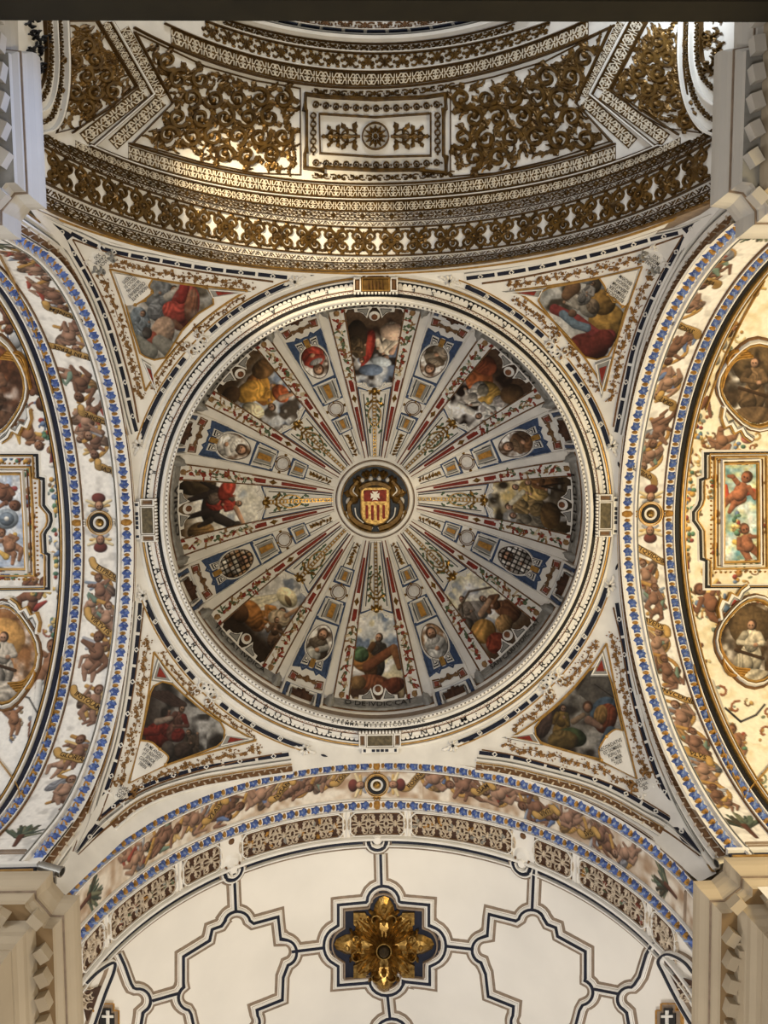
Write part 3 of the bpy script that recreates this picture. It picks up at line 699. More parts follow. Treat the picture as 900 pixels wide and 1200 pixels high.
# scenes read upright towards the crown: picture x runs along azimuth, picture y from the crown side outward
for k in range(8):
    az = AZ[2*k]; W_ = wedge(az); nm = SCN[k]
    t = thing('scene_painting',f'large dome painting of {SDESC[k]}','painting',centre(W_,(0,185)),'large scenes of the dome')
    ins = [(-math.tan(HW)*139,139),(-math.tan(HW)*139*.62,139),(-9,134.5),(0,133),(9,134.5),(math.tan(HW)*139*.62,139),(math.tan(HW)*139,139)]
    out = [(math.sin(HW*x)*232,math.cos(HW*x)*232) for x in (1,.75,.5,.25,0,-.25,-.5,-.75,-1)]
    ol = ins+out
    def loc(A,B): return -A*1.0, (B-134)*1.0
    px_canvas('canvas',W_,ol,SCENES[k],t,.8,.001,to_local=loc)
    m = MB(W_); side = [(-math.tan(HW+.022)*r,r) for r in (60,100,140,180,234)]
    for sg in (-1,1): m.rib([(sg*x,y) for x,y in [(math.tan(HW+.006)*r,r) for r in np.linspace(137,234,10)]],2.8,0,.007)
    sc = [(-23.5,141)]+arc(-17,140,5,PI,PI*1.9,6)+arc(0,140,10.5,PI*1.08,PI*1.92,8)+arc(17,140,5,PI*1.1,PI*2,6)+[(23.5,141)]
    m.rib(sc,2.2,0,.007); m.rib([(math.sin(HW*x)*233.4,math.cos(HW*x)*233.4) for x in np.linspace(-1.1,1.1,15)],2.6,0,.007); m.build('frame',WHITE,t)
    m = MB(W_)
    for sg in (-1,1): m.rib([(sg*(math.tan(HW)*r-.6),r) for r in np.linspace(141,231,9)],.9,0,.004)
    m.build('inner_line',BLACK,t)
    # base ornament: roundel between two grey spandrels, red corner quarters
    m = MB(W_); m.disc((0,220.5),6.8,0,.007,14,0,ry=6.4); rf = m.build('roundel_frame',WHITE,t)
    m = MB(W_); m.disc((0,220.5),4.6,.004,.0115,12); m.build('roundel',mat('roundel_brown',(122,78,50),.6,var=.35,scale=20),rf)
    for sg in (-1,1):
        sp = [(sg*6,227),(sg*8.5,218.5),(sg*12,223.5),(sg*17,226.5),(sg*23,226.5),(sg*24,232),(sg*2,233)]
        m = MB(W_); m.poly(sp,0,.005); sf_ = m.build('spandrel_frame',WHITE,t)
        c = np.mean(sp,0); m = MB(W_); q = [(sg*8,227.5),(sg*9.6,222),(sg*13,226),(sg*19.5,228.5),(sg*19.5,230.5),(sg*7,231)]
        m.rib(dens(q,2,True),.8,.004,.007,True); m.build('spandrel_line',BLACK,sf_)
        m = MB(W_); m.poly(q,.004,.006); m.build('spandrel_panel',GREY,sf_)
        qx = math.tan(HW)*231
        m = MB(W_); m.poly([(sg*qx,232)]+[(sg*(qx-8.5*math.cos(a)),232-9*math.sin(a)) for a in np.linspace(0,PI/2,6)],0,.005); cf_ = m.build('corner_frame',WHITE,t)
        m = MB(W_); m.poly([(sg*(qx-.6),231.6)]+[(sg*(qx-.8-5.2*math.cos(a)),231.4-5.6*math.sin(a)) for a in np.linspace(0,PI/2,5)],.004,.007); m.build('corner_panel',RED,cf_)
    # gilded chain ornament between the scene and the crown
    t = thing('gilded_staff',f'gilded link staff with green foliage between crown and the {nm} dome painting','ornament',centre(W_,(0,95)),'gilded staffs of the dome')
    m = MB(W_)
    for s2,w,mm,nm2,h in ((1.0,1.8,WHITE,'white_line',.006),(.86,2.0,PBLUE,'blue_line',.004),(.72,1.2,WHITE,'white_line',.006),(.60,1.1,BLACK,'black_line',.004)):
        m = MB(W_)
        pth = [(-math.tan(HW*s2)*r,r) for r in np.linspace(137-(1-s2)*30,50,8)]
        m.rib(pth+[(-x,y) for x,y in pth[::-1]],w,0,h)
        if s2 > .7: m.rib([(-math.tan(HW*s2)*(137-(1-s2)*30),137-(1-s2)*30),(-8*s2,131-(1-s2)*12),(0,130-(1-s2)*14),(8*s2,131-(1-s2)*12),(math.tan(HW*s2)*(137-(1-s2)*30),137-(1-s2)*30)],w,0,h)
        m.build(nm2,mm,t)
    m = MB(W_)
    for sg in (-1,1): m.rib([(sg*2.3*(.55+.45*(r-50)/80),r) for r in np.linspace(50,131,10)],1.1,0,.011)
    for r in np.arange(53,130,4.2): m.rib([(-2,r),(2,r)],1.7,0,.009)
    for sg in (-1,1):
        m.leaf((0,131),-PI/2+sg*1.15,10,5,.013,-sg*1.2,0,3); m.leaf((0,128),PI/2+sg*1.1,9,5,.013,sg*.8,0,3); m.leaf((sg*2,118),-PI/2+sg*.7,12,4.5,.011,sg*.8,0,3); m.rib(smooth([(sg*2,112),(sg*7,104),(sg*6.5,94),(sg*3,88)],5),1.6,0,.01)
    m.disc((0,129),4.2,.004,.014,9); m.build('link_staff',BGOLD,t)
    for sg in (-1,1):
        m = MB(W_)
        for q in range(7):
            r = 78+q*6.2; x = sg*math.tan(HW*.36)*r
            m.leaf((x,r),PI/2+sg*random.uniform(-.9,.9),6.5,3.4,.006,random.uniform(-.8,.8),0,3)
        m.build('foliage',GREEN,t)
# narrow panels with oval portraits
def ov(body, robe, acc, grid=False, up=True, v=0, bg=(74,54,38)):
    def p(t):
        t.cloud(tuple(np.array(bg)*1.5),8,.4,.75,v+40); t.grad(20,48,tuple(np.array(bg)*.6))
        t.ell(0,34,13,18,0,robe,folds=.28,fs=v); t.ell(-4,42,10,12,.3,body,folds=.3,fs=v+2); t.limb(-9,26,2,32,4,3.4,robe); t.limb(9,27,1,33,4,3.4,body)
        t.ell(0,33,3,2.6,0,(170,124,92)); t.ell(0,14,6.4,7.4,0,(70,48,34)); t.ell(.6,15,4.8,6,0,(170,124,94)); t.ell(.4,19,3.6,3,0,(84,60,44))
        for d in (-1.8,2.2): t.ell(d,14.4,.8,.7,0,(46,28,20),0)
        t.ell(-1,24,8,3.6,0,acc,folds=.2)
        if grid:
            for x in np.arange(-16,17,5.4): t.limb(x,0,x+1,50,.75,.75,(20,16,14),0)
            for y in np.arange(3,50,6.): t.limb(-18,y,18,y+1,.75,.75,(20,16,14),0)
    return p
OVS = [('a brown robed friar in shadow',ov((128,112,92),(96,78,58),(150,132,108),v=1)),('a dark brown robed monk',ov((96,64,40),(110,80,54),(120,92,64),v=2,bg=(52,36,24))),('a white robed monk behind a grating',ov((190,182,170),(170,160,148),(200,192,180),True,v=3)),
       ('a grey white monk with folded arms',ov((166,164,158),(150,148,142),(180,176,170),v=4,bg=(96,70,46))),('a dim monk with white sleeves',ov((150,148,140),(86,72,58),(104,90,72),v=5,bg=(56,42,32))),('a prisoner behind a square grille',ov((180,172,160),(120,88,56),(190,180,160),True,v=6,bg=(110,78,46))),
       ('a white habited monk bending',ov((208,202,192),(196,190,180),(214,208,198),v=7,bg=(66,46,30))),('a red robed cardinal in a grey hood',ov((150,48,34),(156,54,38),(150,148,146),v=8,bg=(60,46,36)))]
MARB = mat('white_marble_disc',(206,204,202),.4,var=.1,scale=18)
for k in range(8):
    az = AZ[2*k+1]; W_ = wedge(az); between = f'between the {SCN[k]} and {SCN[(k+1)%8]} scenes'
    t = thing('oval_portrait',f'oval dome portrait of {OVS[k][0]}','painting',centre(W_,(0,178)),'oval portraits of the dome')
    ol = [(15.5*math.cos(a)*(1+.10*math.sin(a)),179+21.5*math.sin(a)) for a in np.linspace(0,2*PI,33)[:-1]]
    px_canvas('canvas',W_,ol,OVS[k][1],t,.75,.0035,to_local=lambda A,B:(-A,(B-155)))
    m = MB(W_); m.rib([((x)*1.04,179+(y-179)*1.03) for x,y in ol],2.0,0,.009,True); m.build('frame',WHITE,t)
    m = MB(W_); m.rib([((x)*.96,179+(y-179)*.96) for x,y in ol],.7,0,.006,True); m.build('inner_line',DBROWN,t)
    p = thing('narrow_panel',f'navy and white narrow dome panel {between}','panel',centre(W_,(0,130)),'narrow panels of the dome')
    wd_ = lambda r,q=5.3: math.tan(q*1.17*D)*r
    def frame_path(r0,r1,q): return [(-wd_(r0,q),r0),(wd_(r0,q),r0)]+[(wd_(r,q),r) for r in np.linspace(r0,r1,6)[1:]]+[(-wd_(r,q),r) for r in np.linspace(r1,r0,6)[:-1]]
    m = MB(W_); m.fill([(-wd_(186,4.9),186),(wd_(186,4.9),186),(wd_(214,4.9),214),(8,211),(0,208.5),(-8,211),(-wd_(214,4.9),214)],.0010,1.6); m.build('slate_field',PBLUE,p)
    for sg in (-1,1):
        m = MB(W_); m.rib([(sg*wd_(r,4.6),r) for r in np.linspace(153,200,8)],1.8,0,.006); m.build('blue_edge',PBLUE,p)
        m = MB(W_); m.rib([(sg*wd_(r,3.3),r) for r in np.linspace(56,88,6)],.9,0,.005); m.build('black_line',BLACK,p)
    m = MB(W_); m.fill([(-wd_(90,3.2),89.5),(wd_(90,3.2),89.5),(wd_(104,3.2),104.5),(-wd_(104,3.2),104.5)],.001,1.5); m.build('grey_field',GREY,p); m = MB(W_); m.fill([(-wd_(129,3.2),129),(wd_(129,3.2),129),(wd_(151,3.2),151),(-wd_(151,3.2),151)],.001,1.5); m.build('grey_field',GREY,p)
    # base field with stepped navy frame, two little pyramids and a gold plaque
    m = MB(W_)
    for sg in (-1,1):
        m.rib([(sg*wd_(184,4.6),184),(sg*wd_(200,4.75),200),(sg*wd_(214,4.7),214),(sg*12,211),(sg*9,214),(sg*5,210.5),(0,211)],2.2,0,.006)
    m.build('navy_border',PBLUE,p)
    for sg in (-1,1):
        q = [(sg*4.6,200.5),(sg*11.5,195.5),(sg*13.5,208.5),(sg*4.8,208)]; c = np.mean(q,0)
        for i,(s_,mm,h) in enumerate(((1,WHITE,.007),(.80,BLACK,.011),(.62,WHITE,.014),(.44,BLACK,.016),(.26,WHITE,.018))):
            m = MB(W_); m.poly([tuple(c+(np.array(e)-c)*s_) for e in q],.002,h); m.build('little_pyramid',mm,p)
    m = MB(W_); m.poly([(-3,199.5),(3,199.5),(3.2,208.5),(-3.2,208.5)],0,.009); m.build('gold_plaque',GLINE,p)
    m = MB(W_); m.leaf((0,203),-PI/2,5,3,.012); m.build('clasp',DBROWN,p)
    # frames towards the crown
    for r0,r1,bar in ((127,153,(132,148)),(88,106,(92,102))):
        for q,w,mm,nm2,h in ((4.7,2.2,PBLUE,'blue_frame',.005),(3.7,1.1,WHITE,'white_frame',.008),(3.0,.7,BLACK,'black_line',.005),(2.5,.9,WHITE,'white_frame',.007)):
            m = MB(W_); ins_ = (4.7-q)*1.6; m.rib(frame_path(r0+ins_*.6,r1-ins_*.6,q),w,0,h,True); m.build(nm2,mm,p)
        m = MB(W_); m.poly([(-wd_(bar[0],1.1),bar[0]),(wd_(bar[0],1.1),bar[0]),(wd_(bar[1],1.2),bar[1]),(-wd_(bar[1],1.2),bar[1])],0,.009); m.build('gold_bar',OCHRE,p)
    m = MB(W_); m.disc((0,117),8.6,0,.006,18,top=1.05); dr_ = m.build('disc_rim',WHITE,p)
    m = MB(W_); m.rib(arc(0,117,7.2,0,2*PI,20)[:-1],.9,.004,.008,True); m.rib(arc(0,117,9.2,0,2*PI,20)[:-1],.9,0,.006,True); m.build('disc_line',BROWN,dr_)
    m = MB(W_); m.disc((0,117),6.4,.004,.009,16,top=1.1); m.build('marble_disc',MARB,dr_)
    for c in ((wd_(117,4.6),117),(-wd_(117,4.6),117),(0,126),(0,107.5)): m = MB(W_); m.disc(c,1.8,0,.011,7); m.build('gold_stud',BGOLD,p)
    m = MB(W_)
    for r in range(57,84,4): m.disc((random.uniform(-.5,.5),r),wd_(r,1.5),0,.012,7); m.leaf((0,r),PI/2+random.choice((-1,1)),4.5,2.2,.01)
    m.build('gold_drop',BGOLD,p)
    # little winged cherub and red cartouches at the foot
    m = MB(W_)
    for sg in (-1,1): m.leaf((sg*1.5,222),PI/2-sg*(PI/2-.35),14,4.5,.012,-sg*.7,0,3); m.leaf((sg*2,224),PI/2-sg*(PI/2+.2),9,3.5,.012,-sg*.4,0,2)
    m.disc((0,222.5),3.6,0,.016,9); m.build('winged_cherub',mat('brown_cherub',(112,82,50),.6,var=.3,scale=16),p)
    for sg in (-1,1):
        c = (sg*16,224.5)
        m = MB(W_); m.rib(dens([(sg*12,221),(sg*20,219.5),(sg*21.5,228),(sg*12.5,229)],3,True),1.1,0,.006,True); cl_ = m.build('cartouche_line',BROWN,p)
        m = MB(W_); m.poly([(sg*13.5,222.5),(sg*19,221.3),(sg*20,226.7),(sg*13.8,227.5)],0,.005); m.build('red_cartouche',mat('rose_red_paint',(140,74,58),.65,var=.35,scale=20),cl_)
    for sg in (-1,1):
        m = MB(W_); m.rib([(sg*wd_(r,5.3),r) for r in np.linspace(50,233,14)],1.6,0,.007); m.build('white_edge',WHITE,p)
# ribs
RIBN = []
FL = [mat('garland_red',(146,60,42),.65,var=.3,scale=14),mat('garland_green',(94,110,80),.65,var=.3,scale=14),mat('garland_tan',(150,116,74),.65,var=.3,scale=14),mat('garland_cream',(206,190,160),.7,var=.15,scale=14)]
for k in range(16):
    az = AZ[0]+(k+.5)*PI/8+(.25*D if k%2 else -.25*D); W_ = wedge(az)
    j = k//2; a_ = ('clockwise from the '+SCN[j]) if k%2 == 0 else ('anticlockwise from the '+SCN[(j+1)%8])
    t = thing('garland_rib',f'white rib with flower garland, next {a_} dome scene','rib',centre(W_,(0,150)),'garland ribs of the dome')
    hw = 2.55*D
    m = MB(W_); rr = np.linspace(47,234,20)
    for i in range(19): m.poly([(-math.tan(hw)*rr[i],rr[i]),(math.tan(hw)*rr[i],rr[i]),(math.tan(hw)*rr[i+1],rr[i+1]),(-math.tan(hw)*rr[i+1],rr[i+1])],0,.004)
    m.build('rib_face',WHITE,t)
    for sg in (-1,1):
        m = MB(W_); m.rib([(sg*(math.tan(hw*.9)*r),r) for r in np.linspace(50,233,14)],np.linspace(.8,2.1,14),.003,.0085); m.build('brown_edge',BROWN,t)
        m = MB(W_); m.rib([(sg*(math.tan(hw*.72)*r),r) for r in np.linspace(50,148,10)],.7,.003,.007); m.build('red_line',RED,t)
    for r in np.arange(152,226,7.6):
        m = MB(W_); w = math.tan(hw*.62)*r
        for q in range(4):
            x = random.uniform(-w*.5,w*.5); m.leaf((x,r+random.uniform(-2,2)),random.uniform(0,2*PI),random.uniform(5.5,8.5),random.uniform(3.4,5),.012,random.uniform(-1,1),random.choice((0,0,1,1,2,2,3)),3)
        m.disc((random.uniform(-w*.3,w*.3),r),random.uniform(2.,3.2),.002,.013,7,random.choice((0,0,1,2,3)))
        m.build('flower_bunch',FL,t)
    m = MB(W_); m.disc((0,230),4.2,.002,.014,9); m.leaf((-3,227),.9,6,4,.012,0,0,3); m.build('mask',FL[2],t)
    m = MB(W_); w = math.tan(hw*.42)
    m.poly([(-w*131,131),(w*131,131),(w*145,145),(-w*145,145)],.003,.007); m.poly([(-w*70,70),(w*70,70),(w*112,112),(-w*112,112)],.003,.006); m.build('red_bar',RED,t)
    m = MB(W_); w = math.tan(hw*.7)*122
    m.fan([(0,116),(w*.45,119.5),(w,122),(w*.45,124.5),(0,128),(-w*.45,124.5),(-w,122),(-w*.45,119.5)],.003,.010); m.build('gold_lozenge',BGOLD,t)
# crown medallion with the coat of arms: seen upright, top towards the choir
t = thing('coat_of_arms','crowned gold and red shield relief in the round medallion at the crown of the dome','coat of arms',centre(dome,(0,.5)))
def build_dome(nm,mm,fn,lab=None):
    m = MB(dome); fn(m); return m.build(nm,mm,t,lab)
MY = 0
build_dome('blue_ground',mat('medallion_ground',(48,54,62),.6,var=.3,scale=12),lambda m: m.disc((0,0),40,0,.002,40,top=1))
build_dome('white_ring',WHITE,lambda m: m.rib(arc(0,0,43,0,2*PI,64)[:-1],5.4,0,.014,True),'thick white ring')
build_dome('brown_ring',BROWN,lambda m: m.rib(arc(0,0,46.2,0,2*PI,64)[:-1],1,0,.008,True))
build_dome('gold_ring',GOLD,lambda m: m.rib(arc(0,0,39.4,0,2*PI,64)[:-1],1.4,0,.01,True))
SH = [(-17,-14),(17,-14),(17,16),(15.5,23),(11,28),(0,31),(-11,28),(-15.5,23),(-17,16)]
build_dome('shield',BGOLD,lambda m: m.poly(SH,.002,.012),'gold shield')
build_dome('shield_rim',GOLD,lambda m: m.rib(dens(SH,4,True),1.8,.004,.02,True))
build_dome('red_chief',RED,lambda m: m.poly([(-13.5,-11),(13.5,-11),(13.5,2.5),(-13.5,2.5)],.01,.021),'red upper field')
for x in (-10,-3.4,3.4,10): build_dome('red_pale',RED,lambda m: m.poly([(x-1.6,7),(x+1.6,7),(x+1.6,25-abs(x)*.25),(x,26.5-abs(x)*.3),(x-1.6,25-abs(x)*.25)],.01,.021),'red vertical stripe')
def cross(m):
    for a in range(4):
        c,s = math.cos(a*PI/2),math.sin(a*PI/2); q = [(-.9,0),(-3.6,5.6),(0,4.7),(3.6,5.6),(.9,0)]
        m.poly([(x*c-y*s,-4.3+x*s+y*c) for x,y in q],.012,.026)
build_dome('cross',WHITE,cross,'white eight-pointed cross')
def crown_band(m): m.rib(arc(0,8,27,-PI*.5-.74,-PI*.5+.74,12),7,.002,.02)
build_dome('crown_band',GOLD,crown_band,'gold band of the crown')
for x,y,a in ((-20,-25,-.5),(-10,-31,-.25),(0,-33,0),(10,-31,.25),(20,-25,.5)):
    def pt(m): m.leaf((x*.9,y+7),-PI/2+a-.6,11,6,.022,.9,0,3); m.leaf((x*.9,y+7),-PI/2+a+.6,11,6,.022,-.9,0,3); m.disc((x,y-1),2.4,.004,.024,7)
    build_dome('crown_point',GOLD,pt)
build_dome('crown_cap',WHITE,lambda m: [m.disc((x,-25+abs(x)*.16),3,.002,.014,7) for x in (-15,-5,5,15)])
for sg in (-1,1):
    build_dome('scroll_supporter',GOLD,lambda m: (m.rib(smooth([(sg*20,-22),(sg*29,-10),(sg*23,-2),(sg*31,6),(sg*29,20),(sg*18,30),(sg*4,35)],6),np.linspace(5,8,37),.002,.018),m.leaf((sg*20,-20),PI/2-sg*.1,20,10,.02,sg*.5,0,3),m.leaf((sg*25,-1),-PI/2+sg*.6,15,9,.018,sg*1.2,0,3),m.leaf((sg*28,14),PI/2-sg*.9,13,9,.018,-sg*1,0,3),m.disc((sg*25,0),6,.002,.024,8)))
    build_dome('white_scroll',WHITE,lambda m: (m.leaf((sg*30,-2),PI/2-sg*.8,9,4,.02,sg),m.rib(smooth([(sg*23,-18),(sg*26,-10),(sg*21,-4)],5),2,.002,.018),m.leaf((sg*34,14),PI/2+sg*.2,10,4,.016,sg*.4),m.rib(smooth([(sg*24,10),(sg*22,20),(sg*14,28)],5),1.6,.002,.018),m.leaf((sg*3,33),PI/2-sg*.9,5,3,.016)))

# ================================================================ PENDENTIVES
def pd_tl(t):
    t.cloud((150,146,136),26,.2,.8,31); t.cloud((92,78,58),18,.45,.7,32); t.put(np.clip((t.X-205)/40,0,1)*np.clip((350-t.Y)/20,0,1)*.9,np.array((62,48,32)))
    t.ell(188,347,22,18,.4,(120,122,124),folds=.3); t.fig(192,352,48,.7,(132,134,136),(100,100,102),v=21); t.limb(196,348,208,340,5,4,(196,186,170))
    t.ell(216,360,17,28,.25,(170,52,42),folds=.3); t.ell(205,366,16,12,.6,(186,64,50),folds=.3); t.ell(224,358,8,20,.1,(142,84,56),folds=.25); t.limb(216,336,212,350,6,6,(160,44,36)); t.limb(204,378,212,384,4,3,(120,74,50))
    t.ell(164,378,12,19,-.2,(118,130,140),folds=.3); t.fig(166,382,40,.1,(128,138,146),(96,104,110),v=22); t.ell(190,390,14,20,.3,(176,140,112),folds=.2); t.ell(178,398,6,10,.2,(160,70,50)); t.ell(172,390,6,7,0,(60,52,48)); t.cloud((176,174,164),12,.55,.8,33,.35)
    t.limb(186,400,200,410,8,10,(150,144,130)); t.limb(160,400,176,412,8,9,(140,138,126))
def pd_tr(t):
    t.cloud((134,138,134),26,.2,.8,34); t.cloud((72,62,48),16,.5,.72,35); t.put(np.clip((t.X-690)/26,0,1)*np.clip((345-t.Y)/20,0,1)*.8,np.array((60,44,30)))
    t.ell(690,406,24,16,.1,(104,38,28),folds=.25); t.ell(712,378,22,24,-.3,(166,122,48),folds=.28); t.ell(706,354,16,15,.3,(150,108,44),folds=.25); t.fig(680,352,46,-.8,(176,166,150),(120,100,78),v=23)
    t.path([(650,362),(676,374),(700,392),(716,392)],12,(150,54,50)); t.path([(660,368),(674,380),(688,384)],10,(110,132,150)); t.limb(672,336,664,346,9,6,(126,88,56)); t.ell(696,334,9,10,.2,(86,70,52)); t.ell(671,367,5,4.5,0,(120,84,60)); t.fig(690,342,30,.5,(150,144,138),v=24); t.ell(684,326,12,6,.3,(150,158,164))
    t.limb(686,412,708,398,10,12,(112,40,30))
def pd_bl(t):
    t.cloud((104,94,82),24,.25,.85,36); t.put(np.clip((206-t.X)/30,0,1)*.8,np.array((54,36,28))); t.cloud((34,26,22),16,.45,.7,37,.8); t.put(np.clip((t.Y-880)/14,0,1)*.8,np.array((36,28,24)))
    for i in range(5): t.limb(176+i*5,812,204+i*3,826,3,3,(92,66,56),.1)
    t.ell(186,862,16,16,.2,(142,40,30),folds=.3); t.ell(200,852,13,14,0,(128,40,32),folds=.3); t.fig(208,846,44,.3,(120,74,60),(140,40,32),v=25); t.limb(184,846,200,842,4,3,(176,150,130)); t.limb(170,858,184,858,5,4,(146,44,34)); t.fig(224,872,38,-.2,(96,76,60),(72,60,48),v=26); t.ell(214,880,12,10,0,(78,60,50),folds=.25); t.ell(196,880,8,12,.2,(96,84,76))
def pd_br(t):
    t.cloud((94,84,70),24,.25,.85,38); t.put(np.clip((660-t.X)/30,0,1)*.7,np.array((56,40,30))); t.cloud((36,26,18),16,.45,.7,39,.8)
    t.poly([(690,790),(712,786),(722,818),(700,830),(676,812)],(104,96,86)); t.path([(697,802),(720,818)],1.2,(60,52,46),0)
    t.ell(708,836,16,20,.4,(72,92,112),folds=.3); t.ell(710,842,13,18,.3,(150,66,34),folds=.3); t.ell(704,838,8,12,.2,(166,118,54),folds=.25); t.ell(689,828,6,6.5,0,(86,54,36)); t.ell(689,830,4.6,5.4,0,(160,110,80)); t.limb(690,844,704,852,5,3,(160,116,92)); t.limb(716,858,708,868,7,4,(84,104,122))
    t.fig(658,846,44,.1,(134,100,40),(96,80,40),v=27); t.ell(672,864,16,11,.3,(66,80,44),folds=.3); t.ell(660,868,18,12,0,(120,94,44),folds=.3); t.ell(638,848,9,18,.3,(96,70,58),folds=.25); t.limb(672,846,684,838,3.5,3,(150,120,90))
PD = {
 (-1,-1):dict(tip=[(48,253),(85,275),(73,285),(62,270)],hole=(71,270.5),top=[(81,272),(118,290),(150,298),(180,303.5),(238,313.5),(298,320.5),(338,325)],side=[(74,279),(90,303),(110,340),(127,383),(143,437),(153,480),(160,507)],
   apex=(84.5,280),ot=[(84.5,280),(140,299.5),(200,312),(260,322),(320,330)],os=[(84.5,280),(101,311),(119,347),(133,380),(147,427),(156,462),(162,495)],
   it=[(128,315),(180,326.5),(235,334.5),(290,340)],isd=[(128,315),(143,357),(157,405),(170,458)],pic=[(147,357),(170,352),(174,335),(177,326),(205,331),(234,335),(243,338),(249,347),(250,356),(232,367),(213,387),(199,410),(193,419),(180,421.5),(170,418),(164,414),(155,386)],
   tab=[(133,319),(177,326.5),(173,334),(177,341),(167,350),(157,356),(147,357)],tx=(154,333),ta=-.02,corner=(115,302),ca=2.4,rc=(228,401),painter=pd_tl,desc='grey robed saint and red cloaked figure',txt=['NIGRIS AVTE','CREDIDERVNT','SALVASTI VAS','VASCVLO SVI','ET PERDITIS'],tr=[(180,452),(170,428),(176,432)],tr2=[(253,346),(250,340),(278,342)]),
 (1,-1):dict(tip=[(836,251),(812,280),(800,267),(818,259)],hole=(811,267),top=[(797,272),(767,279),(717,293),(673,303.5),(633,312.5),(590,320),(545,326)],side=[(804,276),(790,300),(773,332),(757,368),(743,408),(735,444),(727,484),(722,508)],
   apex=(801,275),ot=[(801,275),(752,292),(700,306),(650,317),(600,327),(565,332)],os=[(801,275),(785,302),(766,338),(749,377),(735,422),(725,465),(719,500)],
   it=[(753,312),(705,324),(655,333),(604,340)],isd=[(753,312),(737,357),(722,405),(709,458)],pic=[(735,356),(719,353),(713,342),(704,325),(668,332),(643,337),(634,342),(631,352),(636,360),(652,380),(668,401),(686,418),(700,421),(713,417),(724,396)],
   tab=[(749,315),(704,325),(710,334),(713,343),(722,349),(731,358),(735,356)],tx=(729,335),ta=-.15,corner=(768,303),ca=.7,rc=(652,409),painter=pd_tr,desc='stooping figure in ochre over red drapery',txt=['BENEDICITE','PERMVLIER','LIBERATAM','PRAEDICAVI','BRACHIVM'],tr=[(706,452),(713,426),(702,430)],tr2=[(628,346),(631,340),(604,342)]),
 (-1,1):dict(tip=[(89,999),(109,965),(121,972),(104,986)],hole=(104,982),top=[(117,959),(147,934),(180,917),(227,902.5),(267,895),(298,890),(340,884)],side=[(111,964),(127,917),(140,877),(150,830),(157,780),(162,733),(164,705)],
   apex=(115,962),ot=[(115,962),(150,936),(190,917),(240,902),(290,890),(330,883)],os=[(115,962),(133,910),(147,857),(157,800),(164,745),(168,712)],
   it=[(150,918),(195,897),(245,882),(300,868)],isd=[(150,918),(163,873),(173,818),(180,764)],pic=[(164,868),(173,869),(183,876),(193,886),(194,897),(225,886),(254,875),(262,868),(263,856),(258,846),(235,831),(214,813),(202,802),(190,799),(180,804),(176,812)],
   tab=[(164,869),(176,871),(186,879),(196,888),(193,897),(152,917)],tx=(172,890),ta=.52,corner=(141,931),ca=.45,rc=(240,813),painter=pd_bl,desc='red robed figure beside a stormy sky',txt=['IN ME ANGELI','AVE ADIVTET','VT SENIOR','CONFERMA','SVBVENI'],tr=[(186,780),(182,794),(196,796)],tr2=[(268,864),(264,872),(288,867)]),
 (1,1):dict(tip=[(822,1000),(801,970),(790,970),(800,986)],hole=(800,975),top=[(787,962),(767,950),(727,927),(687,910),(640,897),(600,887.5),(560,882)],side=[(789,948),(777,923),(763,887),(750,847),(737,797),(730,750),(723,705)],
   apex=(787,958),ot=[(787,958),(745,933),(700,913),(650,898),(600,885),(565,879)],os=[(787,958),(770,915),(753,865),(739,810),(729,755),(719,712)],
   it=[(747,913),(705,893),(655,877),(600,864)],isd=[(747,913),(735,865),(722,810),(711,754)],pic=[(730,856),(722,857),(712,864),(707,873),(702,881),(704,890),(678,884),(650,876),(634,870),(628,862),(627,853),(634,843),(652,828),(672,808),(690,786),(700,782),(712,786),(717,800)],
   tab=[(730,857),(722,856),(712,864),(703,880),(706,892),(745,912)],tx=(722,885),ta=.52,corner=(756,921),ca=.3,rc=(651,805),painter=pd_br,desc='mother and child in a dim interior',txt=['RECORDATVS','EST DOMINVS','POPVLI SVI','AC MISER','TVS EST'],tr=[(706,772),(710,788),(698,788)],tr2=[(622,862),(627,870),(602,865)])}
def stripe(parent,path,w,m_,h=.004,nm='gold_line',surf=pend,closed=False,h0=0.):
    m = MB(surf); m.rib(path,w,h0,h,closed); return m.build(nm,m_,parent)
def dash_row(parent, path, L0, gap, w, mark=True):
    L,at,cut = along(path); n = max(1,round(L/(L0+gap))); st = L/n
    for i in range(n):
        d0,d1 = i*st+gap/2,(i+1)*st-gap/2
        m = MB(pend); m.rib(cut(d0,d1,6),w,0,.004,prof=(-1,-.85,.85,1)); m.build('navy_bar',NAVY,parent)
        if mark:
            x,y,t = at((d0+d1)/2); m = MB(pend); m.rib([(x+2.6*math.cos(t+a),y+2.6*math.sin(t+a)) for a in (0,PI/2,PI,PI*1.5)],1.2,.002,.007,True); m.build('white_ring',WHITE,parent)
CX,CY = 438,601.3
def white_flower(parent, c, ang, s=1., nm='stucco_flower'):
    m = MB(pend)
    for k in range(7):
        a = ang+2*PI*k/7; m.leaf((c[0]+2*s*math.cos(a),c[1]+2*s*math.sin(a)),a,5.5*s,4.4*s,.014)
    m.build(nm,WHITE,parent); m = MB(pend); m.disc(c,1.7*s,.004,.012,8); m.build('dark_eye',BLACK,parent)
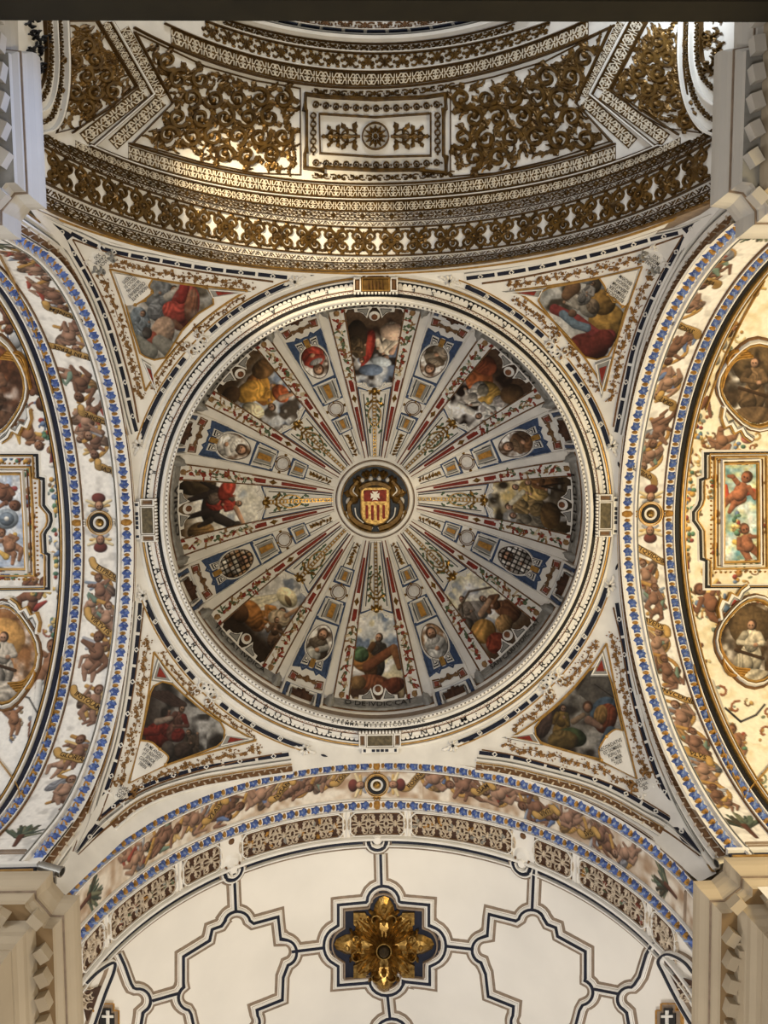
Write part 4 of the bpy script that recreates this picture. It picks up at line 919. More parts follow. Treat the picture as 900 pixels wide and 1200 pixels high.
for key,q in PD.items():
    sx,sy = key; nm = BX[key]; par = PEND[key]; c0 = np.mean(q['pic'],0)
    # navy bars with their white rails
    stripe(par,smooth([(p[0],p[1]) for p in q['top']],6),9.5,WHITE,.0025,'white_rail'); stripe(par,smooth(q['side'],6),9.5,WHITE,.0025,'white_rail')
    dash_row(par,smooth(q['top'],6),36,3.5,5); dash_row(par,smooth(q['side'],6),36,3.5,5)
    m = MB(pend); m.poly(q['tip'],0,.004); m.build('navy_corner',NAVY,par); m = MB(pend); m.rib(arc(*q['hole'],2.3,0,2*PI,10)[:-1],1.3,.002,.008,True); m.build('white_ring',WHITE,par)
    a0 = math.atan2(q['rc'][1]-CY,q['rc'][0]-CX); RR = 286.5
    rp = lambda d0,d1,n=8,r=RR: [(CX+r*math.cos(a0+math.radians(d0+(d1-d0)*i/n)),CY+r*math.sin(a0+math.radians(d0+(d1-d0)*i/n))) for i in range(n+1)]
    stripe(par,rp(-28,28,40,291),1.1,GLINE,.006,'gold_line'); stripe(par,rp(-28,28,40,282.6),1.6,WHITE,.007,'white_rail')
    for sg in (-1,1):
        for d0,d1,mk in ((4.3,6.4,0),(7.1,13.2,1),(13.5,20.4,1),(20.7,26,1)):
            m = MB(pend); m.rib(rp(sg*d0,sg*d1),5,0,.004,prof=(-1,-.85,.85,1)); m.build('navy_bar',NAVY,par)
            if mk and d0 > 10:
                x,y = rp(sg*(d0-.15),sg*(d0-.15),1)[0]; m = MB(pend); m.rib([(x+2.8*math.cos(a),y+2.8*math.sin(a)) for a in (0,PI/2,PI,PI*1.5)],1.2,.002,.008,True); m.build('white_ring',WHITE,par)
            elif mk:
                x,y = rp(sg*10.2,sg*10.2,1)[0]; m = MB(pend); m.rib([(x+2.8*math.cos(a),y+2.8*math.sin(a)) for a in (0,PI/2,PI,PI*1.5)],1.2,.002,.008,True); m.build('white_ring',WHITE,par)
    # mouldings and running brown scroll between the bars and the arches, where the pendentive is wide enough
    for bars,pin in ((q['top'],q['apex']),(q['side'],q['apex'])):
        bp = np.array(smooth(bars,8)); tg = np.gradient(bp,axis=0); tg /= np.linalg.norm(tg,axis=1,keepdims=True); nn = np.stack([-tg[:,1],tg[:,0]],1)
        if ((c0-bp[len(bp)//2])@nn[len(bp)//2]) > 0: nn = -nn
        for d,w,m_,h,nmm in ((6.2,1.6,GREY,.006,'grey_line'),(9.2,3.4,WHITE,.010,'white_moulding'),(12.4,1.2,GLINE,.007,'gold_line'),(17,6.5,BROWN,.003,'brown_band'),(22,2.4,WHITE,.009,'white_moulding')):
            pth = bp+nn*d; P = pend(pth)[0]; ok = (np.abs(P[:,0]) < 1.008)&(P[:,1] > PLN['top']-.008)&(P[:,1] < PLN['bot']+.012); ok[0:1] = False
            idx = np.where(ok)[0]
            for run in np.split(idx,np.where(np.diff(idx) > 1)[0]+1):
                if len(run) < 4: continue
                stripe(par,[tuple(e) for e in pth[run]],w,m_,h,nmm)
                if nmm == 'brown_band':
                    L,at,cut = along(pth[run]); m = MB(pend); k = 0
                    for e in np.arange(3,L-3,6.5):
                        x,y,t_ = at(e); k += 1; m.leaf((x,y),t_+(.7 if k%2 else -.7),6.5,3,.008,1.2 if k%2 else -1.2)
                    m.build('pale_scroll',mat('pale_scroll',(196,180,158),.7),par,kind='stuff')
        e0 = np.array(q['tip'][0],float); s0 = bp[0]
        for d,w,m_,h,nmm in ((6.2,1.4,GREY,.006,'grey_line'),(9.5,2.6,WHITE,.010,'white_moulding'),(17,5,BROWN,.003,'brown_band')):
            k = int(len(bp)*.22); a_ = bp[k]+nn[k]*d; b_ = s0+nn[0]*d*.8; pth = smooth([tuple(a_),tuple(b_),tuple(e0+nn[0]*d*.22)],8)
            m = MB(pend); m.rib(pth,np.linspace(w,w*.25,len(pth)),0,h); m.build(nmm,m_,par)
    # gold lines
    ot,os_ = smooth(q['ot'],6),smooth(q['os'],6); it,isd = smooth(q['it'],6),smooth(q['isd'],6)
    for L in (ot,os_): stripe(par,L,2.2,BROWN,.005,'brown_line')
    ang0 = math.atan2(q['it'][-1][1]-CY,q['it'][-1][0]-CX); ang1 = math.atan2(q['isd'][-1][1]-CY,q['isd'][-1][0]-CX)
    if ang1-ang0 > PI: ang1 -= 2*PI
    if ang0-ang1 > PI: ang1 += 2*PI
    r0 = math.hypot(q['it'][-1][0]-CX,q['it'][-1][1]-CY); r1 = math.hypot(q['isd'][-1][0]-CX,q['isd'][-1][1]-CY)
    hyp = [(CX+(r0+(r1-r0)*i/24)*math.cos(ang0+(ang1-ang0)*i/24),CY+(r0+(r1-r0)*i/24)*math.sin(ang0+(ang1-ang0)*i/24)) for i in range(25)]
    # vine garlands: one per side
    def garland(pa,pb,label):
        L,at,_ = along(pa); L2,at2,_2 = along(pb); m = MB(pend); mid = []
        n = int(min(L,L2)/5.2)
        for i in range(n+1):
            x0,y0,t0 = at(L*i/n); x1,y1,_t = at2(L2*i/n); mid.append((x0*.5+x1*.5+math.sin(i*1.3)*1.2,y0*.5+y1*.5+math.cos(i*1.3)*1.2))
        wd = [math.hypot(at(L*i/n)[0]-at2(L2*i/n)[0],at(L*i/n)[1]-at2(L2*i/n)[1]) for i in range(n+1)]
        for i,(x,y) in enumerate(mid):
            w = min(wd[i]*.42,8)
            if w < 2.2: continue
            for k in range(2):
                a = random.uniform(0,2*PI); r = w*random.uniform(.1,.6); m.vine((x+r*math.cos(a),y+r*math.sin(a)),w*random.uniform(.30,.44),a,.009)
            for k in range(3):
                a = random.uniform(0,2*PI); r = w*random.uniform(.5,.9); m.disc((x+r*math.cos(a),y+r*math.sin(a)),.8,0,.007,5)
        m.rib(mid,.7,0,.004)
        m.build('vine_garland',TANLEAF,par,kind='stuff')
    def resamp(p,f0,f1,n=20):
        L,at,_ = along(p); return [at(L*(f0+(f1-f0)*i/n))[:2] for i in range(n+1)]
    garland(resamp(ot,.2,.92),resamp(it,.05,.97),'top'); garland(resamp(os_,.2,.92),resamp(isd,.05,.97),'side')
    garland(resamp(hyp,.04,.42),[(CX+292*math.cos(ang0+(ang1-ang0)*f),CY+292*math.sin(ang0+(ang1-ang0)*f)) for f in np.linspace(.04,.42,20)],'ring')
    garland(resamp(hyp,.58,.96),[(CX+292*math.cos(ang0+(ang1-ang0)*f),CY+292*math.sin(ang0+(ang1-ang0)*f)) for f in np.linspace(.58,.96,20)],'ring')
    # the painting with its lettered tablet
    c = np.mean(q['pic'],0)
    t = thing('pendentive_painting',f'curved triangular painting of {q["desc"]} on the {nm} pendentive','painting',centre(pend,c),'paintings of the pendentives')
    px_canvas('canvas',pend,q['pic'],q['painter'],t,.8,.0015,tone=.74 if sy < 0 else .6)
    for L in (it,isd,hyp): stripe(t,L,1.9,GLINE,.007,'gilt_edge'); stripe(t,[(x+(c[0]-x)*.018,y+(c[1]-y)*.018) for x,y in L],.8,DBROWN,.004,'dark_edge')
    stripe(t,dens(q['pic'],4,True),2.2,GLINE,.006,'picture_frame',closed=True)
    m = MB(pend); m.poly(q['tab'],.001,.007); tb = m.build('tablet',WHITE,t,'white tablet with black lettering')
    m = MB(pend); sc_ = [p for p in q['tab'][1:-1]] if sx < 0 and sy < 0 else q['tab']
    m.rib(smooth(q['tab'][1:6] if sy < 0 else q['tab'][0:5],5),1.6,.002,.012)
    cc = [q['tab'][3],q['tab'][5]] if sy < 0 else [q['tab'][2],q['tab'][4]]
    for p in cc: m.disc(p,2.6,.002,.013,8)
    m.build('scrolled_edge',GLINE,t)
    m = MB(pend); ca,sn = math.cos(q['ta']),math.sin(q['ta']); vr = -1 if sy < 0 else 1
    for i,line in enumerate(q['txt']):
        off = (i-2)*5.6; wdt = (6.2-.9*i) if sy > 0 else (6.2-.9*(4-i) if False else 6.2-.6*i)
        ang = {(-1,-1):PI-.72,(1,-1):PI+.62,(-1,1):.66,(1,1):-.45}[key]
        ca,sn = math.cos(ang),math.sin(ang); px_ = q['tx'][0]-sn*off; py_ = q['tx'][1]+ca*off
        m.text(line,(px_,py_),ang,4.6,.0135,sx=min(1.,.8*wdt*5.2/(len(line)*3.4)))
    m.build('lettering',BLACK,tb)
    for tri in (q['tr'],q['tr2']):
        cc = np.mean(tri,0); m = MB(pend); m.poly([tuple(cc+(np.array(e)-cc)*1.9) for e in tri],0,.003); m.build('grey_corner',GREY,t)
        m = MB(pend); m.rib(dens([tuple(cc+(np.array(e)-cc)*1.55) for e in tri],2,True),1.4,0,.008,True); cf_ = m.build('corner_frame',WHITE,t)
        m = MB(pend); m.poly([tuple(cc+(np.array(e)-cc)*.8) for e in tri],.002,.007); m.build('red_corner',RED,cf_)
    # corner cartouche with name
    cc = q['corner']
    t = thing('corner_cartouche',f'white scrolled cartouche with a name at the outer corner of the {nm} pendentive','cartouche',centre(pend,cc),'name cartouches')
    m = MB(pend); m.disc(cc,11,0,.006,16,ry=9,top=1.1); pq_ = m.build('plaque',WHITE,t)
    dx,dy = (c-np.array(cc))/np.linalg.norm(c-np.array(cc)); px_,py_ = -dy,dx
    for sg in (-1,1):
        m = MB(pend); b = (cc[0]+dx*8+px_*sg*6,cc[1]+dy*8+py_*sg*6); scroll(m,b[0],b[1],math.atan2(dy+sg*py_,dx+sg*px_),6,sg,2.2,.011,1,0,3); m.build('dark_scroll',GREY if sy < 0 else TANLEAF,t)
        m = MB(pend); b = (cc[0]-dx*5+px_*sg*9,cc[1]-dy*5+py_*sg*9); scroll(m,b[0],b[1],math.atan2(-dy,-dx),4.5,-sg,1.6,.01,0,0,2); m.build('white_scroll',WHITE,t)
    m = MB(pend); ang = {(-1,-1):PI-.72,(1,-1):PI+.62,(-1,1):.66,(1,1):-.45}[key]
    for i,line in enumerate({(-1,-1):['VICVI','CAVRA','XXI'],(1,-1):['EXVRE','MODIC','XVI'],(-1,1):['AVFVG','COR','XXII'],(1,1):['ESTHE','Capit','XII']}[key]): m.text(line,(cc[0]-math.sin(ang)*(i-1)*5.4,cc[1]+math.cos(ang)*(i-1)*5.4),ang,4.6,.012,sx=.8)
    m.build('lettering',BLACK,pq_)
    # stucco cartouche on the ring, halfway along the pendentive
    t = thing('stucco_cartouche',f'white stucco cartouche with gilt studs on the ring beside the {nm} pendentive painting','cartouche',centre(pend,q['rc']),'stucco cartouches of the ring')
    rx,ry = math.cos(a0),math.sin(a0); tx_,ty_ = -ry,rx
    P_ = lambda r,s: (CX+r*rx+s*tx_,CY+r*ry+s*ty_)
    m = MB(pend); m.fan([P_(283+6.5*math.cos(a)*(1.15 if i%2 else .85),12*math.sin(a)*(1.1 if i%2 else .9)) for i,a in enumerate(np.linspace(0,2*PI,17)[:-1])],0,.009); m.build('plaque',WHITE,t)
    for r,s in ((284,0),(281,-4),(281,4),(286.5,-5),(286.5,5)): m = MB(pend); m.disc(P_(r,s),1.3,.006,.016,7); m.build('dark_eye',BLACK,t)
    for sg in (-1,1):
        m = MB(pend); b = P_(290,sg*3); scroll(m,b[0],b[1],math.atan2(ty_*sg+ry*.5,tx_*sg+rx*.5),8,sg,2.2,.013,1,0,3); m.build('scroll',WHITE,t)
        for r,s in ((287,11),(295,7)): m = MB(pend); m.disc(P_(r,sg*s),2.6,0,.016,8); m.build('gilt_stud',TANLEAF,t)
        m = MB(pend); b = P_(295,sg*9); scroll(m,b[0],b[1],math.atan2(ty_*sg,tx_*sg),6,-sg,1.6,.011,0,0,3); m.build('outer_scroll',TANLEAF,t)
# star flowers where the bars meet near the four cardinal points
for x,y,lab in ((161,521,'upper left'),(166,698,'lower left'),(345,329,'left top'),(527,328,'right top'),(719,522,'upper right'),(716,687,'lower right'),(357,879,'left bottom'),(531,875,'right bottom')):
    t = thing('star_flower',f'white stucco star flower with dark eye where navy bars meet, {lab} of the ring','ornament',centre(pend,(x,y)),'star flowers of the ring')
    a = math.atan2(y-CY,x-CX); white_flower(t,(x,y),a,.95,'petals')
    tang = a+PI/2 if (abs(math.cos(a)) > .7) else a+PI/2
    away = -1 if (math.cos(tang)*(450-x)+math.sin(tang)*(600-y)) > 0 else 1
    for sg in (-1,1):
        m = MB(pend); m.leaf((x+5*sg*math.cos(tang),y+5*sg*math.sin(tang)),tang if sg > 0 else tang+PI,9,5,.011,0,0,3); m.build('side_leaf',WHITE,t)
    tc = -away; m = MB(pend); m.leaf((x+20*tc*math.cos(tang),y+20*tc*math.sin(tang)),tang+(0 if tc > 0 else PI),8,3,.006); m.build('navy_drop',NAVY,t)
# brackets at the four cardinal points of the ring
for az,nm in ((-PI/2,'top'),(0,'right'),(PI/2,'bottom'),(PI,'left')):
    def S_(xy):           # a across, b outward in px at the ring's height
        xy = np.asarray(xy,float); z = 3.225; c,s = math.cos(az),math.sin(az)
        u = xy[:,1]*c-xy[:,0]*s; v = xy[:,1]*s+xy[:,0]*c
        return np.column_stack([u*z/F,v*z/F,np.full(len(u),z)]), np.tile([0,0,-1.],(len(u),1))
    t = thing('ring_bracket',f'white framed bracket with {"gilded relief" if nm == "top" else "dark painted panel"} at the {nm} of the ring','bracket',S_(np.array([[0,266]]))[0][0],'brackets of the ring')
    m = MB(S_); m.poly([(-26,259),(26,259),(25,276),(17,276),(17,284),(-17,284),(-17,276),(-25,276)],-.01,.012); m.build('back_plate',TAUPE if nm != 'top' else BROWN,t)
    for sg in (-1,1):
        m = MB(S_); m.rib(dens([(sg*17.5,260.5),(sg*24.5,260.5),(sg*24.5,275),(sg*17.5,275)],4,True),1.8,.01,.024,True); pf_ = m.build('pier_frame',WHITE,t)
        m = MB(S_); m.poly([(sg*19.5,263),(sg*22.5,263),(sg*22.5,272.5),(sg*19.5,272.5)],.01,.016); m.build('pier_panel',BROWN,pf_)
        m = MB(S_); m.poly([(sg*15,276.5),(sg*22,276.5),(sg*22,283),(sg*15,283)],.008,.022); fb_ = m.build('foot_block',WHITE,t)
        m = MB(S_); m.poly([(sg*17,278),(sg*20,278),(sg*20,281.5),(sg*17,281.5)],.02,.024); m.build('foot_inlay',NAVY,fb_)
    m = MB(S_); m.poly([(-15,261.5),(15,261.5),(15,274.5),(-15,274.5)],.01,.017); m.build('panel',GOLD if nm == 'top' else mat('dark_painted_panel',(96,84,58),.6,var=.4,scale=16),t)
    m = MB(S_); m.rib(dens([(-15.5,261),(15.5,261),(15.5,275),(-15.5,275)],4,True),1.5,.01,.022,True); m.build('panel_frame',WHITE if nm != 'top' else GLINE,t)
    if nm != 'top':
        m = MB(S_); m.poly([(-15,277),(15,277),(15,283),(-15,283)],.008,.02); sl_ = m.build('sill',WHITE,t)
        for x in (-8,-2.6,2.6,8): m = MB(S_); m.poly([(x-2,278.4),(x+2,278.4),(x+2,281.6),(x-2,281.6)],.018,.022); m.build('sill_inlay',NAVY,sl_)
    else:
        for i in range(5): m = MB(S_); m.leaf((-8+i*4,262),PI/2,11,3.6,.03); m.build('reed',BROWN,t)
        for sg in (-1,1): m = MB(S_); scroll(m,sg*6,279,0 if sg > 0 else PI,7,sg,2.2,.026,0,0,3); m.build('white_scroll',WHITE,t)
    m = MB(S_)
    for x in np.arange(-24,25,4.): m.poly([(x-1.2,257.2),(x+1.2,257.2),(x+1.2,259.4),(x-1.2,259.4)],.004,.02)
    m.build('dentil_row',WHITE,t,kind='stuff')

# ================================================================ ARCH BANDS WITH CHERUBS AND BLUE LEAF BORDERS
KB = .00347
X0 = {'left':157.,'right':728.,'bot':887.}
def bxy(side):
    """picture-like coordinates on an arch band: x right, y down, in photo pixels as they measure at the arch's crown"""
    f = BANDS[side]
    def g(xy):
        xy = np.asarray(xy,float)
        if side == 'left': ab = np.column_stack([xy[:,1],X0[side]-xy[:,0]])*KB
        elif side == 'right': ab = np.column_stack([xy[:,1],xy[:,0]-X0[side]])*KB
        else: ab = np.column_stack([xy[:,0],xy[:,1]-X0[side]])*KB
        return f(ab)
    return g
BS = {k:bxy(k) for k in X0}
_S = np.linspace(-400,400,1601)
def tob(side,u,v):
    """pixel of the photo -> band coordinates on the real arch"""
    P = {'left':VL,'right':VR,'bot':VB}[side](np.array([[u,v]],float))[0][0]
    ax = 0 if side == 'bot' else 1; xy = np.zeros((1601,2)); xy[:,ax] = _S; xy[:,1-ax] = X0[side]
    Q = BS[side](xy)[0]; s = _S[np.argmin((Q[:,ax]-P[ax])**2+(Q[:,2]-P[2])**2)]
    off = abs(P[1-ax]-PLN[side])/KB
    return (X0[side]-off,s) if side == 'left' else (X0[side]+off,s) if side == 'right' else (s,X0[side]+off)
LEAFHI = mat('pale_blue_highlight',(140,158,196),.6,var=.2,scale=14)
def leaf_border(side, c, w, n, step, parent, skip=None):
    S_ = BS[side]; vert = side != 'bot'
    for i in range(-n,n+1):
        s = i*step; sg = 1 if i >= 0 else -1
        def P(l,k): return (c+k,s+l*sg) if vert else (s+l*sg,c+k)
        if i:
            m = MB(S_); e = w/2*.95
            m.fan([P(-step*.32,-e*.5),P(-step*.40,0),P(-step*.30,e*.55),P(-step*.05,e),P(step*.1,e*.6),P(step*.30,e*.8),P(step*.26,.1*e),P(step*.33,-e*.6),P(step*.08,-e*.55),P(-step*.1,-e)],0,.008)
            for l,k in ((-.2,.3),(.08,-.2)):
                q = P(step*l,e*k); m.disc(q,e*.26,.004,.0155,7,1)
            m.build('blue_leaf',[BLUE,LEAFHI],parent)
        m = MB(S_); q = P(-step*.5*(1 if i else 0),0); r = w*(.26 if i else .5)
        m.fan([((q[0]+r*math.cos(a)*(1.15 if vert else .7)),(q[1]+r*math.sin(a)*(.7 if vert else 1.15))) for a in np.linspace(0,2*PI,8)[:-1]],0,.010); m.build('gold_bud',OCHRE,parent)
def rail(side, c, w, m_, h, parent, nm, L=440, h0=0.):
    m = MB(BS[side]); s = np.linspace(-L,L,110); m.rib([(c,x) for x in s] if side != 'bot' else [(x,c) for x in s],w,h0,h); return m.build(nm,m_,parent)
ANM = {'left':'left transept','right':'right transept','bot':'nave'}
LAY = {'left':dict(leaf=(151,93.5),can=(101,140),rails=((143,4,WHITE,.011),(140.3,1.2,GREY,.012),(99.8,1.6,WHITE,.010),(101.6,.8,BROWN,.008),(87.5,2,WHITE,.01),(83.5,7,NAVY,.006),(78.6,3,WHITE,.012),(76,1.6,GLINE,.014),(73.8,1.6,BLACK,.008))),
       'right':dict(leaf=(735,784.5),can=(747,777.5),rails=((744,4,WHITE,.011),(746.6,1.2,GREY,.012),(779,1.8,WHITE,.010),(777.4,.8,BROWN,.008),(790,2,WHITE,.01),(794,7,BLACK,.006),(798.8,2.6,GLINE,.012),(801.4,1.4,WHITE,.010),(803.4,1.6,GLINE,.012))),
       'bot':dict(leaf=(892,941.5),can=(899,932.5),rails=((897.6,2,WHITE,.011),(899,.8,BROWN,.008),(933.6,2,WHITE,.010),(935.2,1,TAUPE,.008),(947.5,1.6,WHITE,.01)))}
SK = ((140,102,80),(124,86,66),(150,112,88),(112,76,56))
RIBC = (180,132,62)
ITEMS = {
 'left':dict(up=[(118,690,40),(124,722,38),(116,762,50),(108,822,44),(90,880,44),(74,925,42)],dn=[(112,520,42),(103,498,42),(96,452,46),(82,398,40),(66,350,44),(46,318,38),(22,302,30)],
    ban=[('ETPRESES',127,672,.55),('VIRTVTIS',118,733,.7),('INSTOLAM',103,822,.55),('GLORIAE',86,888,.28),('CVI',125,550,PI+.4),('CEDIPE',112,490,PI+.5),('VAS IN PERSE',88,414,PI+.45),('CTIONEM',78,368,PI+.6),('NTV',34,294,PI+.4)]),
 'right':dict(up=[(757,672,38),(764,700,38),(770,752,40),(781,784,38),(798,838,42),(812,868,38),(826,900,40),(838,930,30)],dn=[(762,536,40),(770,508,42),(782,452,44),(790,412,40),(806,360,40),(824,326,42),(842,300,32)],
    ban=[('ETQVIDOBC',764,651,.55),('AVEIVS',766,731,.5),('MNVCERNE',792,815,.5),('VLVS',818,886,.5),('QVID PV',752,553,PI+.55),('GRAT',781,470,PI+.5),('SVSCEPIS',800,383,PI+.45),('VIA',832,330,PI+.4)]),
 'bot':dict(up=[(376,913,44),(350,921,42),(312,931,46),(270,945,44),(232,960,44),(196,978,44),(164,1003,40)],dn=[(508,913,44),(540,920,44),(584,931,46),(626,946,46),(664,960,44),(700,978,44),(730,1000,40)],
    ban=[('TOSVS',402,909,-.8),('NVSAN',330,926,-.75),('VTASV',252,950,-.7),('ROSENIC',488,912,-.85),('SSAM',566,924,-.7),('VIVIT',640,952,-.65),('SVIS',690,976,-.6)])}
TXT = mat('banner_letter',(44,30,18),.7)
for side in ('left','right','bot'):
    S_ = BS[side]; lay = LAY[side]; par = FACE[side]; nm = ANM[side]; vert = side != 'bot'
    for c,w,m_,h in lay['rails']: rail(side,c,w,m_,h,par,'moulding' if w > 1.5 else 'fine_line')
    for c in lay['leaf']: leaf_border(side,c,12.5,28,15.2,par)
    it = ITEMS[side]; x0,x1 = lay['can']; mid = (x0+x1)/2
    tops = [('up',1),('dn',-1)]
    for half,sg in tops:
        # each half of the band is a fresco of its own
        word = {('left','up'):'lower half of the left arch',('left','dn'):'upper half of the left arch',('right','up'):'lower half of the right arch',('right','dn'):'upper half of the right arch',('bot','up'):'left half of the nave arch',('bot','dn'):'right half of the nave arch'}[side,half]
        dirn = (1 if half == 'up' else -1) if vert else (-1 if half == 'up' else 1)
        mpt = (mid,dirn*150) if vert else (dirn*150,mid)
        t = thing('cherub_fresco',f'strip of brown cherubs with lettered ribbons, {word}','fresco',centre(S_,mpt),'cherub strips of the arches')
        if vert: A,B = np.meshgrid(np.arange(x0,x1+.5,.85),np.arange(0,440,.85)*dirn,indexing='ij')
        else: A,B = np.meshgrid(np.arange(0,440,.85)*dirn,np.arange(x0,x1+.5,.85),indexing='ij')
        pt = PT(A,B,(228,222,212) if side != 'bot' else (216,204,186))
        if side == 'bot': pt.cloud((150,110,74),14,.35,.8,50,.8)
        else: pt.cloud((176,170,162),10,.55,.8,51,.6)
        hd = (0 if half == 'up' else PI) if vert else (PI/2 if half == 'up' else -PI/2)
        L = 0
        for j,(u,v,sz) in enumerate(it[half]):
            x,y = tob(side,u,v); R = random.Random(j*7+len(side)+sg)
            wing = R.choice(((150,150,156),(196,160,96),(120,132,150),None)); cloth = R.choice(((86,106,150),(196,150,72),(104,128,110),(150,60,44),None))
            # ribbon curling behind
            ax_ = (lambda l,k:(x+k,y+l)) if vert else (lambda l,k:(x+l,y+k))
            pt.path(smooth([ax_(-18,-10),ax_(-10,8),ax_(2,13),ax_(12,6),ax_(20,-8)],4),4.5,RIBC if R.random() < .75 else (170,120,54))
            ot_ = ax_(-2+R.uniform(-4,4),(-1)**j*(x1-x0)*.24); pt.ell(*ot_,6,11,R.uniform(0,3),R.choice(((110,86,70),(120,120,126),(140,104,60),(96,74,58))),.4,folds=.3,fs=j)
            pt.putto(*ax_(R.uniform(10,15)*dirn,(-1)**(j+1)*(x1-x0)*.2),sz*.84,hd+R.uniform(-.9,.9),j+17,SK[(j+2)%4],cloth=cloth)
            pt.putto(x+R.uniform(-2,2),y,sz*.98,hd+R.uniform(-.35,.35),j+(1 if sg < 0 else 0),SK[(j+(side == 'left'))%4],wing=wing,cloth=cloth)
        for (wd,u,v,a) in it['ban']:
            x,y = tob(side,u,v)
            if ((y if vert else x)*dirn) < 2: continue
            n = len(wd); h_ = max(9,n*2.35)
            ca,sa = math.cos(a),math.sin(a)
            q = [(x+l*ca-k*sa,y+l*sa+k*ca) for l,k in ((-h_*1.3,-3.5),(-h_*1.0,.5),(-h_*.5,.8),(0,0),(h_*.5,.8),(h_*1.05,-1),(h_*1.3,5))]
            q = smooth(q,4); pt.path(q,8.2,(110,78,34),0); pt.path(q,7.2,(196,148,72),.2)
            m = MB(S_); m.text(wd,(x,y),a,5.6,.0035,sx=min(1,2*h_/(n*3.9))); m.build('lettering',TXT,t)
        # cherub head beside the roundel
        y0 = dirn*20
        P0 = (mid,y0) if vert else (y0,mid)
        for k in (-1,1):
            for q in range(3):
                e = (P0[0]+k*(9+q*2.5),P0[1]+dirn*(-6+q*6)) if vert else (P0[0]+dirn*(-6+q*6),P0[1]+k*(9+q*2.5))
                pt.limb(*P0,*e,3,1.6,((150,150,156),(196,156,86),(206,186,140))[q])
        ch = (P0[0],P0[1]+dirn*9) if vert else (P0[0]+dirn*9,P0[1])
        pt.ell(*ch,8,6,0 if vert else PI/2,(104,46,38)); pt.ell(*P0,5,6,hd,(84,54,34)); pt.ell(P0[0],P0[1],4,5,hd,(166,118,88))
        for k in (-1.5,1.5): pt.ell(*((P0[0]+k,P0[1]-dirn*.6) if vert else (P0[0]-dirn*.6,P0[1]+k)),.7,.6,0,(50,30,20),0)
        # foliage spray at the foot
        e0 = 388 if side != 'bot' else 376
        for k in range(34):
            a = random.uniform(-1.25,1.25)+(PI/2 if dirn > 0 else -PI/2)+PI; r = random.uniform(8,24)
            b = (mid+random.uniform(-3,3),dirn*(e0+6)) if vert else (dirn*(e0+6),mid+random.uniform(-3,3)); aa = a if vert else a-PI/2 if dirn > 0 else a-PI/2
            pt.limb(*b,b[0]+r*math.cos(aa),b[1]+r*math.sin(aa),2.6,1.2,random.choice(((78,92,74),(58,70,58),(110,112,84),(70,60,44))))
        b = (mid,dirn*(e0+4)) if vert else (dirn*(e0+4),mid); e = (mid+2,dirn*(e0+22)) if vert else (dirn*(e0+22),mid+2); pt.limb(*b,*e,3,1.8,(92,52,38))
        canvas('canvas',S_,A,B,pt.c,t,None,.001)
        m = MB(S_)
        if vert: m.rib(dens([(x0+2.5,dirn*420),(x1-2.5,dirn*420)],3),1.6,0,.008); m.rib(dens([(x0+2.5,dirn*424),(x1-2.5,dirn*424)],3),.9,0,.006)
        else: m.rib(dens([(dirn*415,x0+2.5),(dirn*415,x1-2.5)],3),1.6,0,.008)
        m.build('end_line',TAUPE,t)
    cc = (mid,0) if vert else (0,mid)
    t = thing('arch_roundel',f'round black and gold target boss at the crown of the {nm} arch','boss',centre(S_,cc),'roundels of the arch crowns')
    m = MB(S_); m.disc(cc,14.5,0,.006,24,top=1.05); m.build('plate',WHITE,t)
    for r,w,m_,h in ((14.2,1.2,GLINE,.012),(9.6,4.2,BLACK,.014),(12.2,1,GLINE,.009)): m = MB(S_); m.rib(arc(*cc,r,0,2*PI,28)[:-1],w,.004,h,True); m.build('ring',m_,t)
    m = MB(S_); m.disc(cc,5.6,.004,.016,14); m.build('gold_button',BGOLD,t)
    for k in (-1,1):
        q = (cc[0]+k*17,cc[1]) if vert else (cc[0],cc[1]+k*17); m = MB(S_)
        for e in (-1,1): m.disc((q[0],q[1]+e*3) if vert else (q[0]+e*3,q[1]),2.2,0,.012,7)
        m.disc(q,1.6,0,.014,7); m.build('side_curl',WHITE if side == 'left' else GLINE,t)
